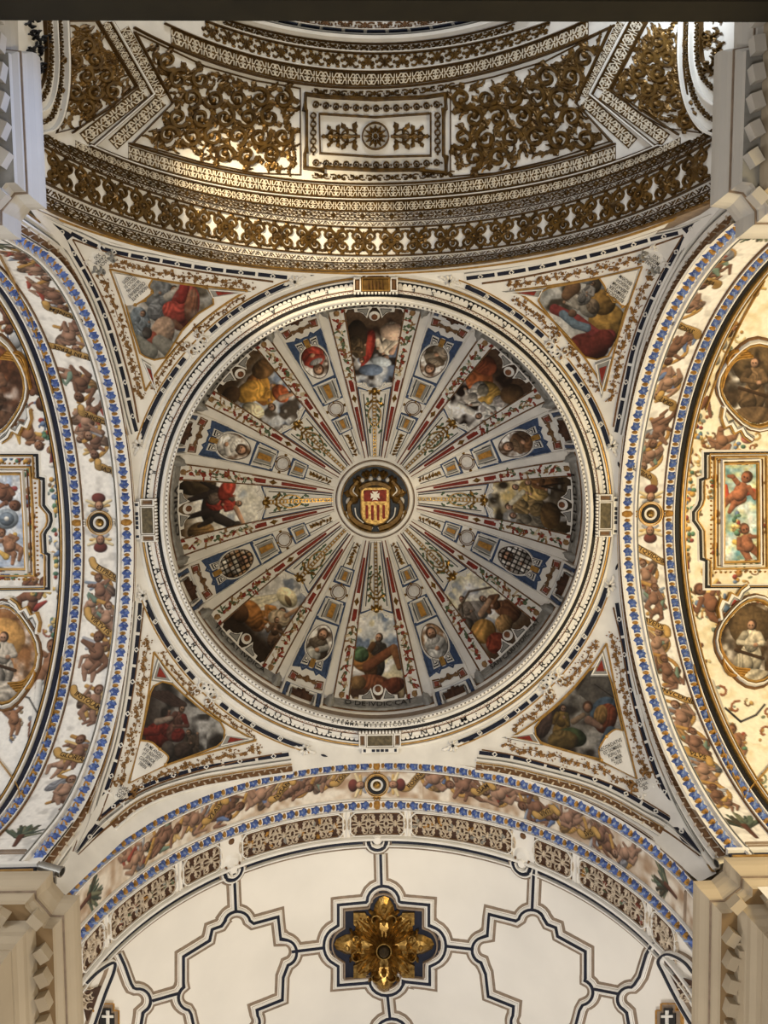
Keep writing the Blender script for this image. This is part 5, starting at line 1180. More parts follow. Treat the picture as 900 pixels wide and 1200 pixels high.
# painted face of each arch: rails and a running brown scroll
def facemap(side):
    ax = 0 if side in ('top','bot') else 1; sg = np.sign(PLN[side]); s,x,z,_,_ = arch_curve(side)
    def f(ab):
        ab = np.asarray(ab,float); k = np.interp(ab[:,0]*KB,s,x); z0 = np.interp(ab[:,0]*KB,s,z)
        z1 = np.maximum(PZ+np.sqrt(np.maximum(RP2-PLN[side]**2-k*k,.0004)),z0+.004)
        P = np.zeros((len(ab),3)); P[:,ax] = k; P[:,1-ax] = PLN[side]; P[:,2] = z0+(z1-z0)*ab[:,1]; N = np.zeros_like(P); N[:,1-ax] = -sg
        return P,N
    return f
for side in ('left','right','bot','top'):
    fm = facemap(side); s = np.linspace(-370,370,100); par = FACE[side]
    for b,w,m_,h in ((.08,.14,WHITE,.006),(.86,.12,WHITE,.006),(.72,.08,BROWN,.004),(.97,.06,GLINE,.007)) if side != 'top' else ((.1,.2,GLINE,.006),(.45,.3,WHITE,.006),(.8,.2,WHITE,.005)):
        P = []; fs = []
        a0 = np.column_stack([s,np.full(100,b-w/2),np.full(100,0.)]); a1 = np.column_stack([s,np.full(100,b),np.full(100,h)]); a2 = np.column_stack([s,np.full(100,b+w/2),np.full(100,0.)])
        m = MB(fm); m.add(np.vstack([a0,a1,a2]),[[i+k*100,i+1+k*100,i+1+(k+1)*100,i+(k+1)*100] for k in (0,1) for i in range(99)]); m.build('rail',m_,par)
    if side != 'top':
        m = MB(fm)
        for i in range(-40,40):
            x = i*9+4
            if abs(x) < 60: continue
            q = [(x-4+8*k/8,.38+.17*math.sin(2*PI*k/8)) for k in range(9)]
            n = len(q); A_ = [(a,b-.06,0) for a,b in q]+[(a,b,.006) for a,b in q]+[(a,b+.06,0) for a,b in q]
            m.add(A_,[[k+j*n,k+1+j*n,k+1+(j+1)*n,k+(j+1)*n] for j in (0,1) for k in range(n-1)])
        m.build('running_scroll',BROWN,par,kind='stuff')
# mouldings on the transept arch faces near their feet
def to_px(P):
    q = (P-CAM)@RM.T; return np.column_stack([450+F*q[:,0]/q[:,2],600+F*q[:,1]/q[:,2]])
for side in ('left','right'):
    X = PLN[side]*1.003
    def planex(uv,X=X):
        d = rays(uv); P = CAM+d*((X-CAM[0])/d[:,0])[:,None]; return P,np.tile([-np.sign(X),0,0.],(len(P),1))
    for sg in (-1,1):
        e = to_px(BS[side](np.array([(X0[side],sg*k) for k in np.linspace(215,440,26)]))[0]); tg = np.gradient(e,axis=0); tg /= np.linalg.norm(tg,axis=1,keepdims=True); nn = np.stack([-tg[:,1],tg[:,0]],1)
        if nn[0,0]*PLN[side] > 0: nn = -nn
        ta = np.linspace(.25,1,26)**.8
        for d,w,m_,h,nm in ((15,26,WHITE,.004,'white_face'),(6.5,8,BROWN,.007,'brown_band'),(13,3,WHITE,.013,'white_moulding'),(16.5,1.4,GREY,.010,'grey_line'),(20.5,4,WHITE,.014,'white_moulding'),(25,1.6,GLINE,.010,'gold_line')):
            m = MB(planex); m.rib(e+nn*(d*ta)[:,None],w*ta,0,h); m.build(nm,m_,FACE[side])
        L,at,_ = along(e+nn*(6.5*ta)[:,None]); m = MB(planex)
        for j,k in enumerate(np.arange(4,L-4,7.)): x,y,t_ = at(k); f_ = .25+.75*k/L; m.leaf((x,y),t_+(.7 if j%2 else -.7),7*f_,3.2*f_,.012,1.2 if j%2 else -1.2)
        m.build('pale_scroll',MATS['pale_scroll'],FACE[side],kind='stuff')
# impost stripes between the transept bands and the cornices
for (sx,sy),nm in BX.items():
    c = ARC['left' if sx < 0 else 'right']; y = sy*abs(c[3]+sy*c[0])
    for z0,z1,m_,o in ((2.10,2.118,WHITE,.012),(2.122,2.134,DBROWN,.004),(2.136,2.146,GLINE,.010),(2.148,2.168,NAVY,.003),(2.17,2.184,WHITE,.012),(2.186,2.192,BROWN,.006)):
        P,f = box((sx*1.0,y-sy*o,z0),(sx*1.6,y+sy*.01,z1)); mesh_obj('impost_moulding',world(P),f,m_,CORNICE[sx,sy])

# ================================================================ GOLD VAULT OVER THE CHOIR
VTOP = VAULT['top']
def line(pts, deg=4):
    p = np.asarray(pts,float); c = np.polyfit((p[:,0]-440)/400,p[:,1],deg); return lambda x: np.polyval(c,(np.asarray(x,float)-440)/400)
L0 = line([(52,244),(80,260),(120,275),(220,301),(320,314),(440,318.5),(550,313),(650,295),(750,267),(835,238)])
L1 = line([(49,213),(140,252),(240,281),(330,294),(420,299.5),(510,297),(600,288),(715,260),(835,209)])
L2 = line([(49,169),(140,213),(240,242),(330,259),(420,266),(510,264),(600,254),(690,229),(835,164)])
L3 = line([(60,148),(107,171),(180,200),(240,216),(420,233),(510,231.5),(600,223),(690,200),(770,171),(830,143)])
L4 = line([(100,148),(153,170),(240,194),(330,209),(420,215.5),(510,213),(600,202),(660,187),(720,168),(780,146)])
L5 = line([(149,27),(240,74),(330,94),(420,102),(490,98),(580,84),(640,67),(718,30)],3)
L6 = line([(190,24),(220,42),(320,71),(420,83),(510,78),(600,59),(690,22)],3)
L7 = line([(242,24),(330,50),(420,62),(500,58),(600,40),(640,26)],3)
L8 = line([(264,24),(340,43),(420,52),(500,49),(600,27)],3)
L9 = line([(286,20),(340,33),(420,42),(500,39),(580,22)],3)
def between(La,Lb,H):
    def f(ab):
        ab = np.asarray(ab,float); v = La(ab[:,0]); w = Lb(ab[:,0]); return VT(np.column_stack([ab[:,0],v+(w-v)*ab[:,1]/H]))
    return f
def on_path(path, closed=False):
    p = np.asarray(path,float); s = np.concatenate([[0],np.cumsum(np.hypot(*np.diff(p,axis=0).T))])
    t = np.gradient(p,axis=0); t /= np.linalg.norm(t,axis=1,keepdims=True)
    def f(ab):
        ab = np.asarray(ab,float); x = np.interp(ab[:,0],s,p[:,0]); y = np.interp(ab[:,0],s,p[:,1]); tx = np.interp(ab[:,0],s,t[:,0]); ty = np.interp(ab[:,0],s,t[:,1])
        return VT(np.column_stack([x-ty*ab[:,1],y+tx*ab[:,1]]))
    return f,s[-1]
R6 = random.Random(11)
def cell_scroll(m,x,L,H,h=.006,v=0):
    c = H/2; q = H*.42; w = H*.155
    f = lambda *p:[(x+L*a,c+q*b*(1 if v%2 else -1)) for a,b in p]
    m.rib(smooth(f((0,-.7),(.22,-.85),(.42,-.1),(.30,.55),(.14,.35),(.2,0)),4),w,0,h)
    m.rib(smooth(f((1,-.7),(.78,-.85),(.58,-.1),(.70,.55),(.86,.35),(.8,0)),4),w,0,h)
    m.leaf(f((.5,-.9))[0],PI/2 if not v%2 == 0 else -PI/2,H*.72,L*.26,h*1.1,0,0,3)
    for a,s in ((.1,1),(.9,-1)): m.leaf(f((a,.9))[0],(0 if s > 0 else PI),L*.26,H*.24,h)
    m.disc(f((.3,.05))[0],w*.8,0,h,6); m.disc(f((.7,.05))[0],w*.8,0,h,6); m.disc(f((.0,.05))[0],w*.9,0,h,6)
def cell_tile(m,x,L,H,h=.006,v=0):
    c = H/2; q = H*.44; w = H*.17
    f = lambda *p:[(x+L*a,c+q*b) for a,b in p]
    for s in (-1,1):
        m.rib(smooth(f((.06,s*.95),(.06,s*.2),(.18,s*.35),(.3,s*.9),(.5,s*.75),(.42,s*.2),(.32,s*.25)),3),w,0,h)
        m.rib(smooth(f((.94,s*.95),(.94,s*.2),(.82,s*.35),(.7,s*.9),(.5,s*.75),(.58,s*.2),(.68,s*.25)),3),w,0,h)
    m.fan(f((.36,0),(.5,-.45),(.64,0),(.5,.45)),0,h); m.rib(f((0,-1),(0,1)),w*.8,0,h)
def cell_thin(m,x,L,H,h=.005,v=0):
    c = H/2; q = H*.42; w = H*.085
    f = lambda *p:[(x+L*a,c+q*b) for a,b in p]
    for s in (-1,1):
        m.rib(smooth(f((.05,s*.9),(.06,s*.2),(.2,s*.25),(.3,s*.85),(.46,s*.8),(.42,s*.25),(.32,s*.3)),3),w,0,h)
        m.rib(smooth(f((.95,s*.9),(.94,s*.2),(.8,s*.25),(.7,s*.85),(.54,s*.8),(.58,s*.25),(.68,s*.3)),3),w,0,h)
    if v%2: m.rib(f((.42,0),(.5,-.3),(.58,0),(.5,.3),(.42,0)),w*.8,0,h)
    else: m.rib(f((.5,-.95),(.5,.95)),w*.9,0,h)
def cell_loz(m,x,L,H,h=.005,v=0):
    c = H/2; q = H*.42; w = H*.085
    f = lambda *p:[(x+L*a,c+q*b) for a,b in p]
    for s in (-1,1):
        m.rib(smooth(f((.06,0),(.26,s*.55),(.5,s*.95),(.74,s*.55),(.94,0)),3),w,0,h)
        m.rib(smooth(f((.0,s*.95),(.14,s*.3),(.32,s*.3),(.5,s*.45)),3),w*.9,0,h); m.rib(smooth(f((1,s*.95),(.86,s*.3),(.68,s*.3),(.5,s*.45)),3),w*.9,0,h)
        m.leaf(f((.0,s*.15))[0],s*PI/2,H*.34,L*.13,h)
        m.disc(f((.22,s*.85))[0],w*1.0,0,h,5); m.disc(f((.78,s*.85))[0],w*1.,0,h,5)
    m.fan(f((.38,0),(.5,-.38),(.62,0),(.5,.38)),0,h)
    if v%2 == 0: m.vine(f((0,0))[0],H*.34,0,h*1.4)
def cell_zig(m,x,L,H,h=.004,v=0):
    c = H/2; q = H*.4; w = H*.16
    f = lambda *p:[(x+L*a,c+q*b*(1 if v%2 else -1)) for a,b in p]
    m.rib(f((0,-.8),(.5,.7),(1,-.8)),w,0,h); m.disc(f((.5,-.5))[0],H*.15,0,h,5); m.leaf(f((.18,.6))[0],0.3,L*.24,H*.25,h)
def cell_big(m,x,L,H,h=.008,v=0):
    c = H/2; q = H*.46; w = H*.12
    f = lambda *p:[(x+L*a,c+q*b) for a,b in p]
    for s in (-1,1):
        for d in (0,1):
            g = (lambda a: a) if d == 0 else (lambda a: 1-a)
            m.rib(smooth(f((g(.5),s*.2),(g(.4),s*.75),(g(.2),s*.9),(g(.08),s*.5),(g(.18),s*.2),(g(.27),s*.45)),3),np.linspace(w*1.4,w*.7,16),0,h)
            m.disc(f((g(.27),s*.45))[0],w*.9,0,h,6)
            a0 = 0 if d else PI
            m.leaf(f((g(.36),s*.8))[0],a0+s*(.9 if d else -.9),L*.27,H*.22,h,0,0,3); m.leaf(f((g(.12),s*.85))[0],a0+s*(.3 if d else -.3),L*.22,H*.2,h,0,0,2); m.leaf(f((g(.45),s*.1))[0],a0,L*.3,H*.22,h,s*.4,0,3)
    k = v%3
    if k == 0:
        m.rib(arc(*f((.5,0))[0],H*.17,0,2*PI,12)[:-1],w,0,h,True); m.disc(f((.5,0))[0],H*.08,0,h*1.3,6)
        for i in range(8): a = i*PI/4; m.leaf((f((.5,0))[0][0]+H*.2*math.cos(a),f((.5,0))[0][1]+H*.2*math.sin(a)),a,H*.13,H*.1,h)
    elif k == 1:
        for i in range(6): m.leaf(f((.5,.7-.25*i))[0],-PI/2+(.7 if i%2 else -.7),H*.3,H*.17,h*1.2,0,0,3)
    else:
        m.vine(f((.5,0))[0],H*.3,0,h*1.5); m.leaf(f((.5,-.3))[0],-PI/2,H*.3,H*.16,h); m.leaf(f((.5,.3))[0],PI/2,H*.3,H*.16,h)
WSC = mat('pale_band_scroll',(222,212,192),.65,var=.08,scale=8)
def gbase(surf,x0,x1,H,parent):
    m = MB(surf); m.grid(x0,x1,max(3,int((x1-x0)/7)),0,H,3,.0012); m.build('gilt_ground',VGOLD,parent)
def run(fn, surf, x0, x1, L, H, parent, nm, m_=None, piece=0):
    n = max(1,round((x1-x0)/L)); L = (x1-x0)/n; m = MB(surf)
    if fn is cell_thin: gbase(surf,x0,x1,H,parent); m_ = WSC
    for i in range(n):
        if piece: m = MB(surf)
        fn(m,x0+i*L,L*.96,H,v=i)
        if piece: m.build(nm,m_ or VGOLD,parent)
    if not piece: m.build(nm,m_ or VGOLD,parent,kind='stuff')
def hline(L,x0,x1,w,m_,h=.007,nm='gold_line',dy=0.):
    m = MB(VT); x = np.linspace(x0,x1,70); m.rib(list(zip(x,L(x)+dy)),w,0,h); return m.build(nm,m_,VTOP)
DG = mat('dark_gilt_line',(84,60,26),.45,metal=.45,var=.2,scale=10)
XL,XR = 44,840
shift = lambda L,d: (lambda x: L(x)+d)
mixl = lambda La,Lb,t: (lambda x: La(x)*(1-t)+Lb(x)*t)
# transverse bands, from the crossing towards the choir
hline(L0,XL,XR,3.2,GOLD,.014,'gold_border',-1.5)
run(cell_loz,between(mixl(L1,L0,.46),shift(L0,-3),9),XL,XR,17,9,VTOP,'lozenge_row')
hline(mixl(L1,L0,.44),XL,XR,1.1,DG); run(cell_zig,between(mixl(L1,L0,.1),mixl(L1,L0,.40),6),XL,XR,8,6,VTOP,'zigzag_row'); hline(L1,XL,XR,2.0,DG,.010,'gold_moulding')
run(cell_big,between(shift(L2,3),shift(L1,-2.5),28),XL+10,XR-8,33,28,VTOP,'gold_scroll',None,1)
hline(L2,XL,XR,2.0,DG,.010,'gold_moulding',.5)
run(cell_zig,between(mixl(L3,L2,.80),mixl(L3,L2,.97),6),XL,XR,8,6,VTOP,'zigzag_row'); hline(mixl(L3,L2,.78),XL,XR,1,DG)
run(cell_loz,between(mixl(L3,L2,.45),mixl(L3,L2,.76),10.5),XL+4,XR-4,17,10.5,VTOP,'lozenge_row'); hline(mixl(L3,L2,.44),80,810,1,DG)
run(cell_thin,between(mixl(L3,L2,.06),mixl(L3,L2,.42),12.5),88,798,17,12.5,VTOP,'tile_scroll',None,1)
hline(L3,104,774,1.3,DG,.010,'gold_line',1.6); hline(L3,104,774,1.5,WHITE,.012,'white_moulding'); hline(L3,104,774,1.3,DG,.010,'gold_line',-1.8)
run(cell_thin,between(shift(L4,2),shift(L3,-2.5),13.5),150,722,17,13.5,VTOP,'tile_scroll',None,1)
hline(L4,150,722,2.2,DG,.010,'gold_moulding')
hline(L5,156,722,2.4,DG,.010,'gold_moulding'); run(cell_thin,between(shift(L6,2),shift(L5,-2.5),15),200,690,19,15,VTOP,'tile_scroll',None,1); hline(L6,192,694,1.6,WHITE,.012,'white_moulding',-.6); hline(L6,192,694,1.4,DG,.010,'gold_line',1)
run(cell_scroll,between(shift(L7,1.6),shift(L6,-2.5),17),238,645,20,17,VTOP,'gold_scroll',None,1); hline(L7,240,645,1.5,WHITE,.012,'white_moulding'); hline(L7,240,645,1.6,DG,.010,'gold_line',1.8)
run(cell_scroll,between(shift(L8,1.),shift(L7,-2.),8),262,604,12,8,VTOP,'gold_scroll_row'); hline(L8,258,606,1.2,DG,.01,'gold_line')
# white rim of the next arch with its navy dashes
hline(mixl(L9,L8,.55),250,620,6.5,WHITE,.03,'white_rim'); hline(L9,262,606,1.6,GREY,.02,'grey_line',0)
for i in range(11):
    x0 = 300+i*26; m = MB(VT); x = np.linspace(x0,x0+22,6); m.rib(list(zip(x,L9(x)-3.6)),1.8,0,.02); m.build('navy_bar',NAVY,VTOP)
hline(L9,280,590,1.2,WHITE,.02,'white_line',-5.6)
run(cell_scroll,between(shift(L9,-17),shift(L9,-7),10),300,580,24,10,VTOP,'brown_scroll_row',BROWN)
# V-shaped borders of the two lunettes
def vee(O,M,I,tag_):
    for pth,w,m_,h,nm in ((O,2.2,DG,.010,'gold_moulding'),(M,2.4,WHITE,.012,'white_moulding'),(I,2.2,DG,.010,'gold_moulding')):
        m = MB(VT); m.rib(dens(pth,8),w,0,h); m.build(nm,m_,VTOP)
    for d in (-1.9,1.9):
        m = MB(VT); p = np.array(dens(M,8)); m.rib([(x+d,y) for x,y in p],1.2,0,.009); m.build('gold_line',DG,VTOP)
    for A,B in ((O,M),(M,I)):
        for i in (0,1):
            a = [A[i],A[i+1]]; b = [B[i],B[i+1]]; pth = [((a[k][0]+b[k][0])/2,(a[k][1]+b[k][1])/2) for k in (0,1)]
            pth = dens(pth,6); wd_ = (abs(a[0][0]-b[0][0])+abs(a[1][0]-b[1][0]))/2
            ux,uy = pth[-1][0]-pth[0][0],pth[-1][1]-pth[0][1]; W_ = abs((a[0][0]-b[0][0])*uy-(a[0][1]-b[0][1])*ux)/math.hypot(ux,uy)*.5+abs((a[1][0]-b[1][0])*uy-(a[1][1]-b[1][1])*ux)/math.hypot(ux,uy)*.5
            W_ = max(7,min(W_-3,16)); sf,Ls = on_path(pth)
            def s2(ab,sf=sf,W_=W_): ab = np.asarray(ab,float); return sf(np.column_stack([ab[:,0],ab[:,1]-W_/2]))
            run(cell_thin,s2,2,Ls-2,W_*1.25,W_,VTOP,'tile_scroll',None,1)
vee([(157,38),(202,121),(153,170)],[(130,26),(179,111),(108,172)],[(113,24),(160,102),(84,156)],'left')
vee([(718,30),(675.5,121),(718,167)],[(741,20),(693,111),(769,172)],[(762,20),(716,105),(796,158)],'right')
# arabesque panels
def arabesque(name,label,poly,rows,cat='panel',r=13,w=3.6,m_=None,mirror=1,seed=1):
    """scrolls placed evenly over the panel, each turning away from its neighbour; leaves fill what is left"""
    Rr = random.Random(seed); c = np.mean(poly,0); t = thing(name,label,cat,centre(VT,c))
    P_ = np.asarray(poly,float); q = c+(P_-c)*.955; q = [tuple(e) for e in q]
    ok = lambda x,y: bool(inside(q,np.array([x]),np.array([y]))[0])
    m = MB(VT); m.rib(dens(poly,6,True),1.5,0,.006,True); m.build('border_line',DG,t)
    mt = m_ or VGOLD; (x0,y0),(x1,y1) = P_.min(0),P_.max(0); occ = []
    def free(x,y,d): return all((x-a)**2+(y-b)**2 > (d+e)**2 for a,b,e in occ)
    yy = y0+r*.8; j = 0
    cand = []
    while yy < y1:
        xx = x0+(r*.9 if j%2 else r*1.75)
        while xx < x1: cand.append((xx,yy)); xx += r*1.86
        yy += r*1.52; j += 1
    k = 0
    for (x,y) in cand:
        if not all(ok(x+r*.62*math.cos(a),y+r*.62*math.sin(a)) for a in np.arange(0,6.28,.785)): continue
        k += 1; tn = 1 if (int(x/r)+int(y/r))%2 else -1; a0 = Rr.uniform(0,2*PI)
        m = MB(VT); pts = []; ws = []
        for i in range(19):
            u = i/18; rr = r*(.86-.66*u); aa = a0+tn*u*7.6; pts.append((x+rr*math.cos(aa),y+rr*math.sin(aa))); ws.append(w*(1.15-.5*u))
        m.rib(pts,ws,0,.010); m.disc(pts[-1],w*.85,0,.013,7)
        for i in (0,3,6,9):
            px_,py_ = pts[i]; aa = a0+tn*i/18*7.6
            m.leaf((px_,py_),aa+tn*.5,r*.8,r*.62,.009,tn*1.1,0,3)
            if i%2: m.leaf((px_,py_),aa+PI-tn*.3,r*.55,r*.45,.009,-tn*.9,0,2)
        m.build('acanthus_scroll',mt,t); occ.append((x,y,r*.86))
    n = 0
    for _ in range(3500):
        if n > 110: break
        x = Rr.uniform(x0,x1); y = Rr.uniform(y0,y1)
        if not ok(x,y) or not free(x,y,.1): continue
        a = Rr.uniform(0,2*PI); L = Rr.uniform(8,15)
        if not ok(x+L*math.cos(a),y+L*math.sin(a)): continue
        m = MB(VT); m.leaf((x,y),a,L,L*.55,.008,Rr.uniform(-1.2,1.2),0,3); m.leaf((x,y),a+2.4,L*.55,L*.4,.008,0,0,2); m.build('acanthus_leaf',mt,t); occ.append((x,y,1.1)); n += 1
    return t
PLL = [(157,38),(240,78),(300,95),(352,104),(352,205),(300,203),(235,190),(156,168),(202,121)]
PRR = [(717,32),(640,72),(580,90),(528,102),(528,207),(580,203),(645,188),(715,166),(676,121)]
arabesque('arabesque_panel','large gold acanthus panel on white left of the framed centre panel of the vault',PLL,0,r=14.5,w=5.4,seed=1)
arabesque('arabesque_panel','large gold acanthus panel on white right of the framed centre panel of the vault',PRR,0,r=15.5,w=5.4,seed=2)
# central framed panel
t = thing('centre_panel','rectangular gold framed panel with a rosette in the middle of the gold vault','panel',centre(VT,(438,157)))
def cp(L,w,m_,h,nm,h0=0.,closed=True):
    m = MB(VT); m.rib(dens(L,7,closed),w,h0,h,closed); return m.build(nm,m_,t)
cp([(358,111),(378,114),(440,117),(500,114.5),(522,111),(523,128),(520,129),(520,183),(523,184),(523,203),(498,201),(498,199.5),(440,200),(379,196.5),(379,200),(357,197),(357,180),(359,179),(359,131),(357,130)],4,VGOLD,.016,'outer_frame')
cp([(374,134),(440,138),(505,133.5),(505,183),(440,184.5),(375,180)],2,VGOLD,.012,'inner_frame')
for (xa,ya),(xb,yb_) in (((364,122),(518,122)),((364,190),(518,191))):
    for i in range(13): x = xa+6+(xb-xa-12)*i/12; y = ya+(4.5-((i-6)/6)**2*4.5)*(1 if ya < 150 else .6); m = MB(VT); m.rib(arc(x,y+1,3.4,0,2*PI,8)[:-1],1.5,0,.01,True); m.disc((x,y+1),1.5,0,.01,6); m.disc((x+5.6,y+1),1.6,0,.008,4); m.build('frame_rosette',VGOLD,t)
for x in (367,513):
    for i in range(5): m = MB(VT); y = 136+i*10; m.rib(arc(x,y,3.2,0,2*PI,8)[:-1],1.5,0,.01,True); m.disc((x,y+5),1.6,0,.008,4); m.build('frame_rosette',VGOLD,t)
m = MB(VT); m.rib(arc(440,160,15.5,0,2*PI,24)[:-1],1.8,0,.012,True); m.rib(arc(440,160,8.5,0,2*PI,18)[:-1],1.,0,.01,True)
for i in range(12): a = i*PI/6; m.leaf((440+4*math.cos(a),160+4*math.sin(a)),a,10,4,.011)
m.disc((440,160),3,0,.018,8); m.build('rosette',GOLD,t)
for sg in (-1,1):
    for sy_ in (-1,1):
        for x,r in ((32,10),(52,8)):
            m = MB(VT); b = (440+sg*(x-10),160+sy_*2); scroll(m,b[0],b[1],(0 if sg > 0 else PI)+sy_*sg*.9,r*1.25,-sy_*sg,1.9,.010,0,0,3); m.build('heart_scroll',VGOLD,t)
    m = MB(VT); m.leaf((440+sg*18,160),0 if sg > 0 else PI,28,7,.01,0,0,3); m.leaf((440+sg*44,160),0 if sg > 0 else PI,16,8,.01,0,0,3); m.build('axis_leaf',VGOLD,t)
for y0,L_ in ((106.5,L5),(207.5,L4)):
    for i in range(8):
        x = 366+i*21; m = MB(VT); cell_scroll(m,x,20,7.5,.008,i)
        m.S = (lambda ab,dy=(L_ if y0 > 150 else L5),b=(-11 if y0 > 150 else 3.2): VT(np.column_stack([np.asarray(ab)[:,0],dy(np.asarray(ab)[:,0])+b+np.asarray(ab)[:,1]]))); m.build('vine_spray',VGOLD,t)
# lunette fields on both sides and the window niches beyond them
LF = [(80,25),(112,25),(158,101),(128,128),(96,148),(66,156),(74,128),(77,80)]
RF = [(803,22),(760,24),(718,105),(748,132),(780,150),(822,156),(808,125),(802,80)]
arabesque('lunette_field','dark gilded acanthus field beside the left window niche of the vault',LF,0,r=12,w=5,m_=GOLD,seed=3)
arabesque('lunette_field','bright gilded acanthus field beside the right window niche of the vault',RF,0,r=12,w=5,m_=GOLD,seed=4)
for sgn,fr1,fr2,nm in ((-1,[(75,22),(77,85),(73,125),(63,150),(44,158)],[(51,22),(53,62),(51,88),(46,102),(42,108)],'left'),(1,[(801,20),(800,75),(808,122),(824,150),(842,160)],[(824,20),(824,62),(829,78),(838,86),(846,92)],'right')):
    t = thing('window_niche',f'{"bright daylit" if sgn > 0 else "dark"} round-ended niche with scroll border at the {nm} edge of the vault','niche',centre(VT,fr1[2]))
    m = MB(VT); m.rib(smooth(fr1,6),3.4,0,.016); m.build('white_moulding',WHITE,t)
    m = MB(VT); m.rib([(x-sgn*-2.6*-1,y) for x,y in smooth(fr1,6)],1.6,0,.012); m.build('gold_line',DG,t)
    midp = [((a[0]*.5+b[0]*.5),(a[1]+b[1])/2) for a,b in zip(smooth(fr1,6),smooth(fr2,6))]
    m = MB(VT); m.rib(midp,2.2,0,.014); m.build('inner_moulding',WHITE,t)
    for f_ in (.25,.75):
        pp = [((a[0]*(1-f_)+b[0]*f_),a[1]*(1-f_)+b[1]*f_) for a,b in zip(smooth(fr1,6),smooth(fr2,6))]; sf,Ls = on_path(pp)
        def s3(ab,sf=sf): ab = np.asarray(ab,float); return sf(np.column_stack([ab[:,0],ab[:,1]-3.6]))
        run(cell_scroll,s3,1,Ls,8.5,7.2,t,'scroll_border')
    m = MB(VT); m.rib(smooth(fr2,6),2,0,.012); m.build('gold_moulding',DG,t)
    m = MB(VT); e = sgn*26
    for i in range(6): scroll(m,fr2[0][0]+sgn*random.uniform(5,13),26+i*10,random.uniform(0,6),8,random.choice((-1,1)),2.6,.01,1,0,3)
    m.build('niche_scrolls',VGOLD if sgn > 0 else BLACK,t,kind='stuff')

# ================================================================ NAVE VAULT
VBOT = VAULT['bot']
# second arch band: brown panels with pale strapwork, in band coordinates
SB = BS['bot']; PALEW = mat('pale_strapwork',(196,180,158),.75,var=.08,scale=10); R7 = random.Random(5)
def strap_panel(x0,x1,label,y0=949.5,y1=979.5,colour=()):
    t = thing('strapwork_panel',label,'panel',centre(SB,((x0+x1)/2,964)),'brown strapwork panels of the nave arch')
    n = max(2,int((x1-x0)/12)); m = MB(SB); m.grid(x0,x1,n,y0,y1,3,.002); m.build('brown_ground',DBROWN,t)
    H = y1-y0; N = 6
    ol = [(x0+N,y0),(x1-N,y0),(x1-N*.4,y0+N*.4),(x1,y0+N),(x1,y1-N),(x1-N*.4,y1-N*.4),(x1-N,y1),(x0+N,y1),(x0+N*.4,y1-N*.4),(x0,y1-N),(x0,y0+N),(x0+N*.4,y0+N*.4)]
    m = MB(SB); m.rib(dens(ol,6,True),1.8,0,.009,True); m.build('white_frame',WHITE,t)
    m = MB(SB); c = ((x0+x1)/2,(y0+y1)/2); m.rib(dens([(c[0]+(x-c[0])*(1-5/(x1-x0)),c[1]+(y-c[1])*.86) for x,y in ol],6,True),.9,0,.007,True); m.build('brown_line',BROWN,t)
    w = x1-x0; k = max(1,round(w/22))
    for i in range(k):
        xc = x0+w*(i+.5)/k
        for sx in (-1,1):
            for sy in (-1,1):
                m = MB(SB); scroll(m,xc+sx*2,964.5+sy*2,(0 if sx > 0 else PI)+sx*sy*.7,8.5,-sx*sy,1.4,.008,1,0,1); m.build('strap_scroll',PALEW,t)
        m = MB(SB); m.fan([(xc,964.5-5),(xc+4,964.5),(xc,964.5+5),(xc-4,964.5)],0,.009); m.rib([(xc-9,964.5),(xc+9,964.5)],1.4,0,.008); m.build('strap_lozenge',PALEW,t)
        if colour:
            for q in range(3):
                m = MB(SB); m.leaf((xc+R7.uniform(-6,6),964.5+R7.uniform(-7,7)),R7.uniform(0,6),R7.uniform(5,9),4.5,.011,R7.uniform(-1,1),0,3); m.build('coloured_bud',R7.choice(colour),t)
    return t
CLR = (OCHRE,GREY,mat('dull_green_bud',(92,104,78),.7,var=.3),mat('dull_red_bud',(128,72,56),.7,var=.3))
strap_panel(-33,33,'brown and white strapwork panel at the crown of the nave arch band')
for sg,nm in ((-1,'left'),(1,'right')):
    for a,b,q,c in ((42,168,'long upper',CLR[:2]),(196,246,'short middle',()),(256,352,'long lower',CLR),(362,400,'small lowest',())):
        strap_panel(*sorted((sg*a,sg*b)),f'{q} brown strapwork panel on the {nm} side of the nave arch band',colour=c)
    t = thing('notch_ornament',f'white round notch between strapwork panels on the {nm} of the nave arch','ornament',centre(SB,(sg*181,972)))
    m = MB(SB); m.disc((sg*181,978),11,0,.008,18,top=1.05); m.build('white_disc',WHITE,t); m = MB(SB); m.rib(arc(sg*181,978,9,PI*.05,PI*.95,12),2,0,.012); m.disc((sg*181,953),4,0,.008,9); m.build('brown_spot',BROWN,t)
    for x in (37.5,251,357): m = MB(SB); m.rib([(sg*x,y) for y in (949,955,962,970,980)],2.2,0,.006); m.build('divider',WHITE,VBOT)
for c,w,m_,h,nm in ((983.5,4.5,WHITE,.016,'white_moulding'),(988.5,4.6,NAVY,.006,'navy_moulding'),(992.5,2.6,WHITE,.012,'white_moulding'),(995.4,2,TAUPE,.006,'taupe_line')):
    m = MB(SB); s = np.concatenate([np.linspace(-440,440,120)]); m.rib([(x,c) for x in s],w,0,h); m.build(nm,m_,VBOT)
for x in (0,-181,181):
    for r,w,m_,h,nm in ((17,2.2,TAUPE,.007,'taupe_line'),(14.4,2.8,WHITE,.013,'white_moulding'),(11.2,4.4,NAVY,.015,'navy_moulding'),(8,2.4,WHITE,.016,'white_moulding')):
        m = MB(SB); m.rib(arc(x,986,r,PI*.02,PI*.98,14),w,0,h); m.build(nm,m_,VBOT)
    m = MB(SB); m.disc((x,985),7,0,.0165,14,top=1.02); m.build('notch_field',IVORY,VBOT)
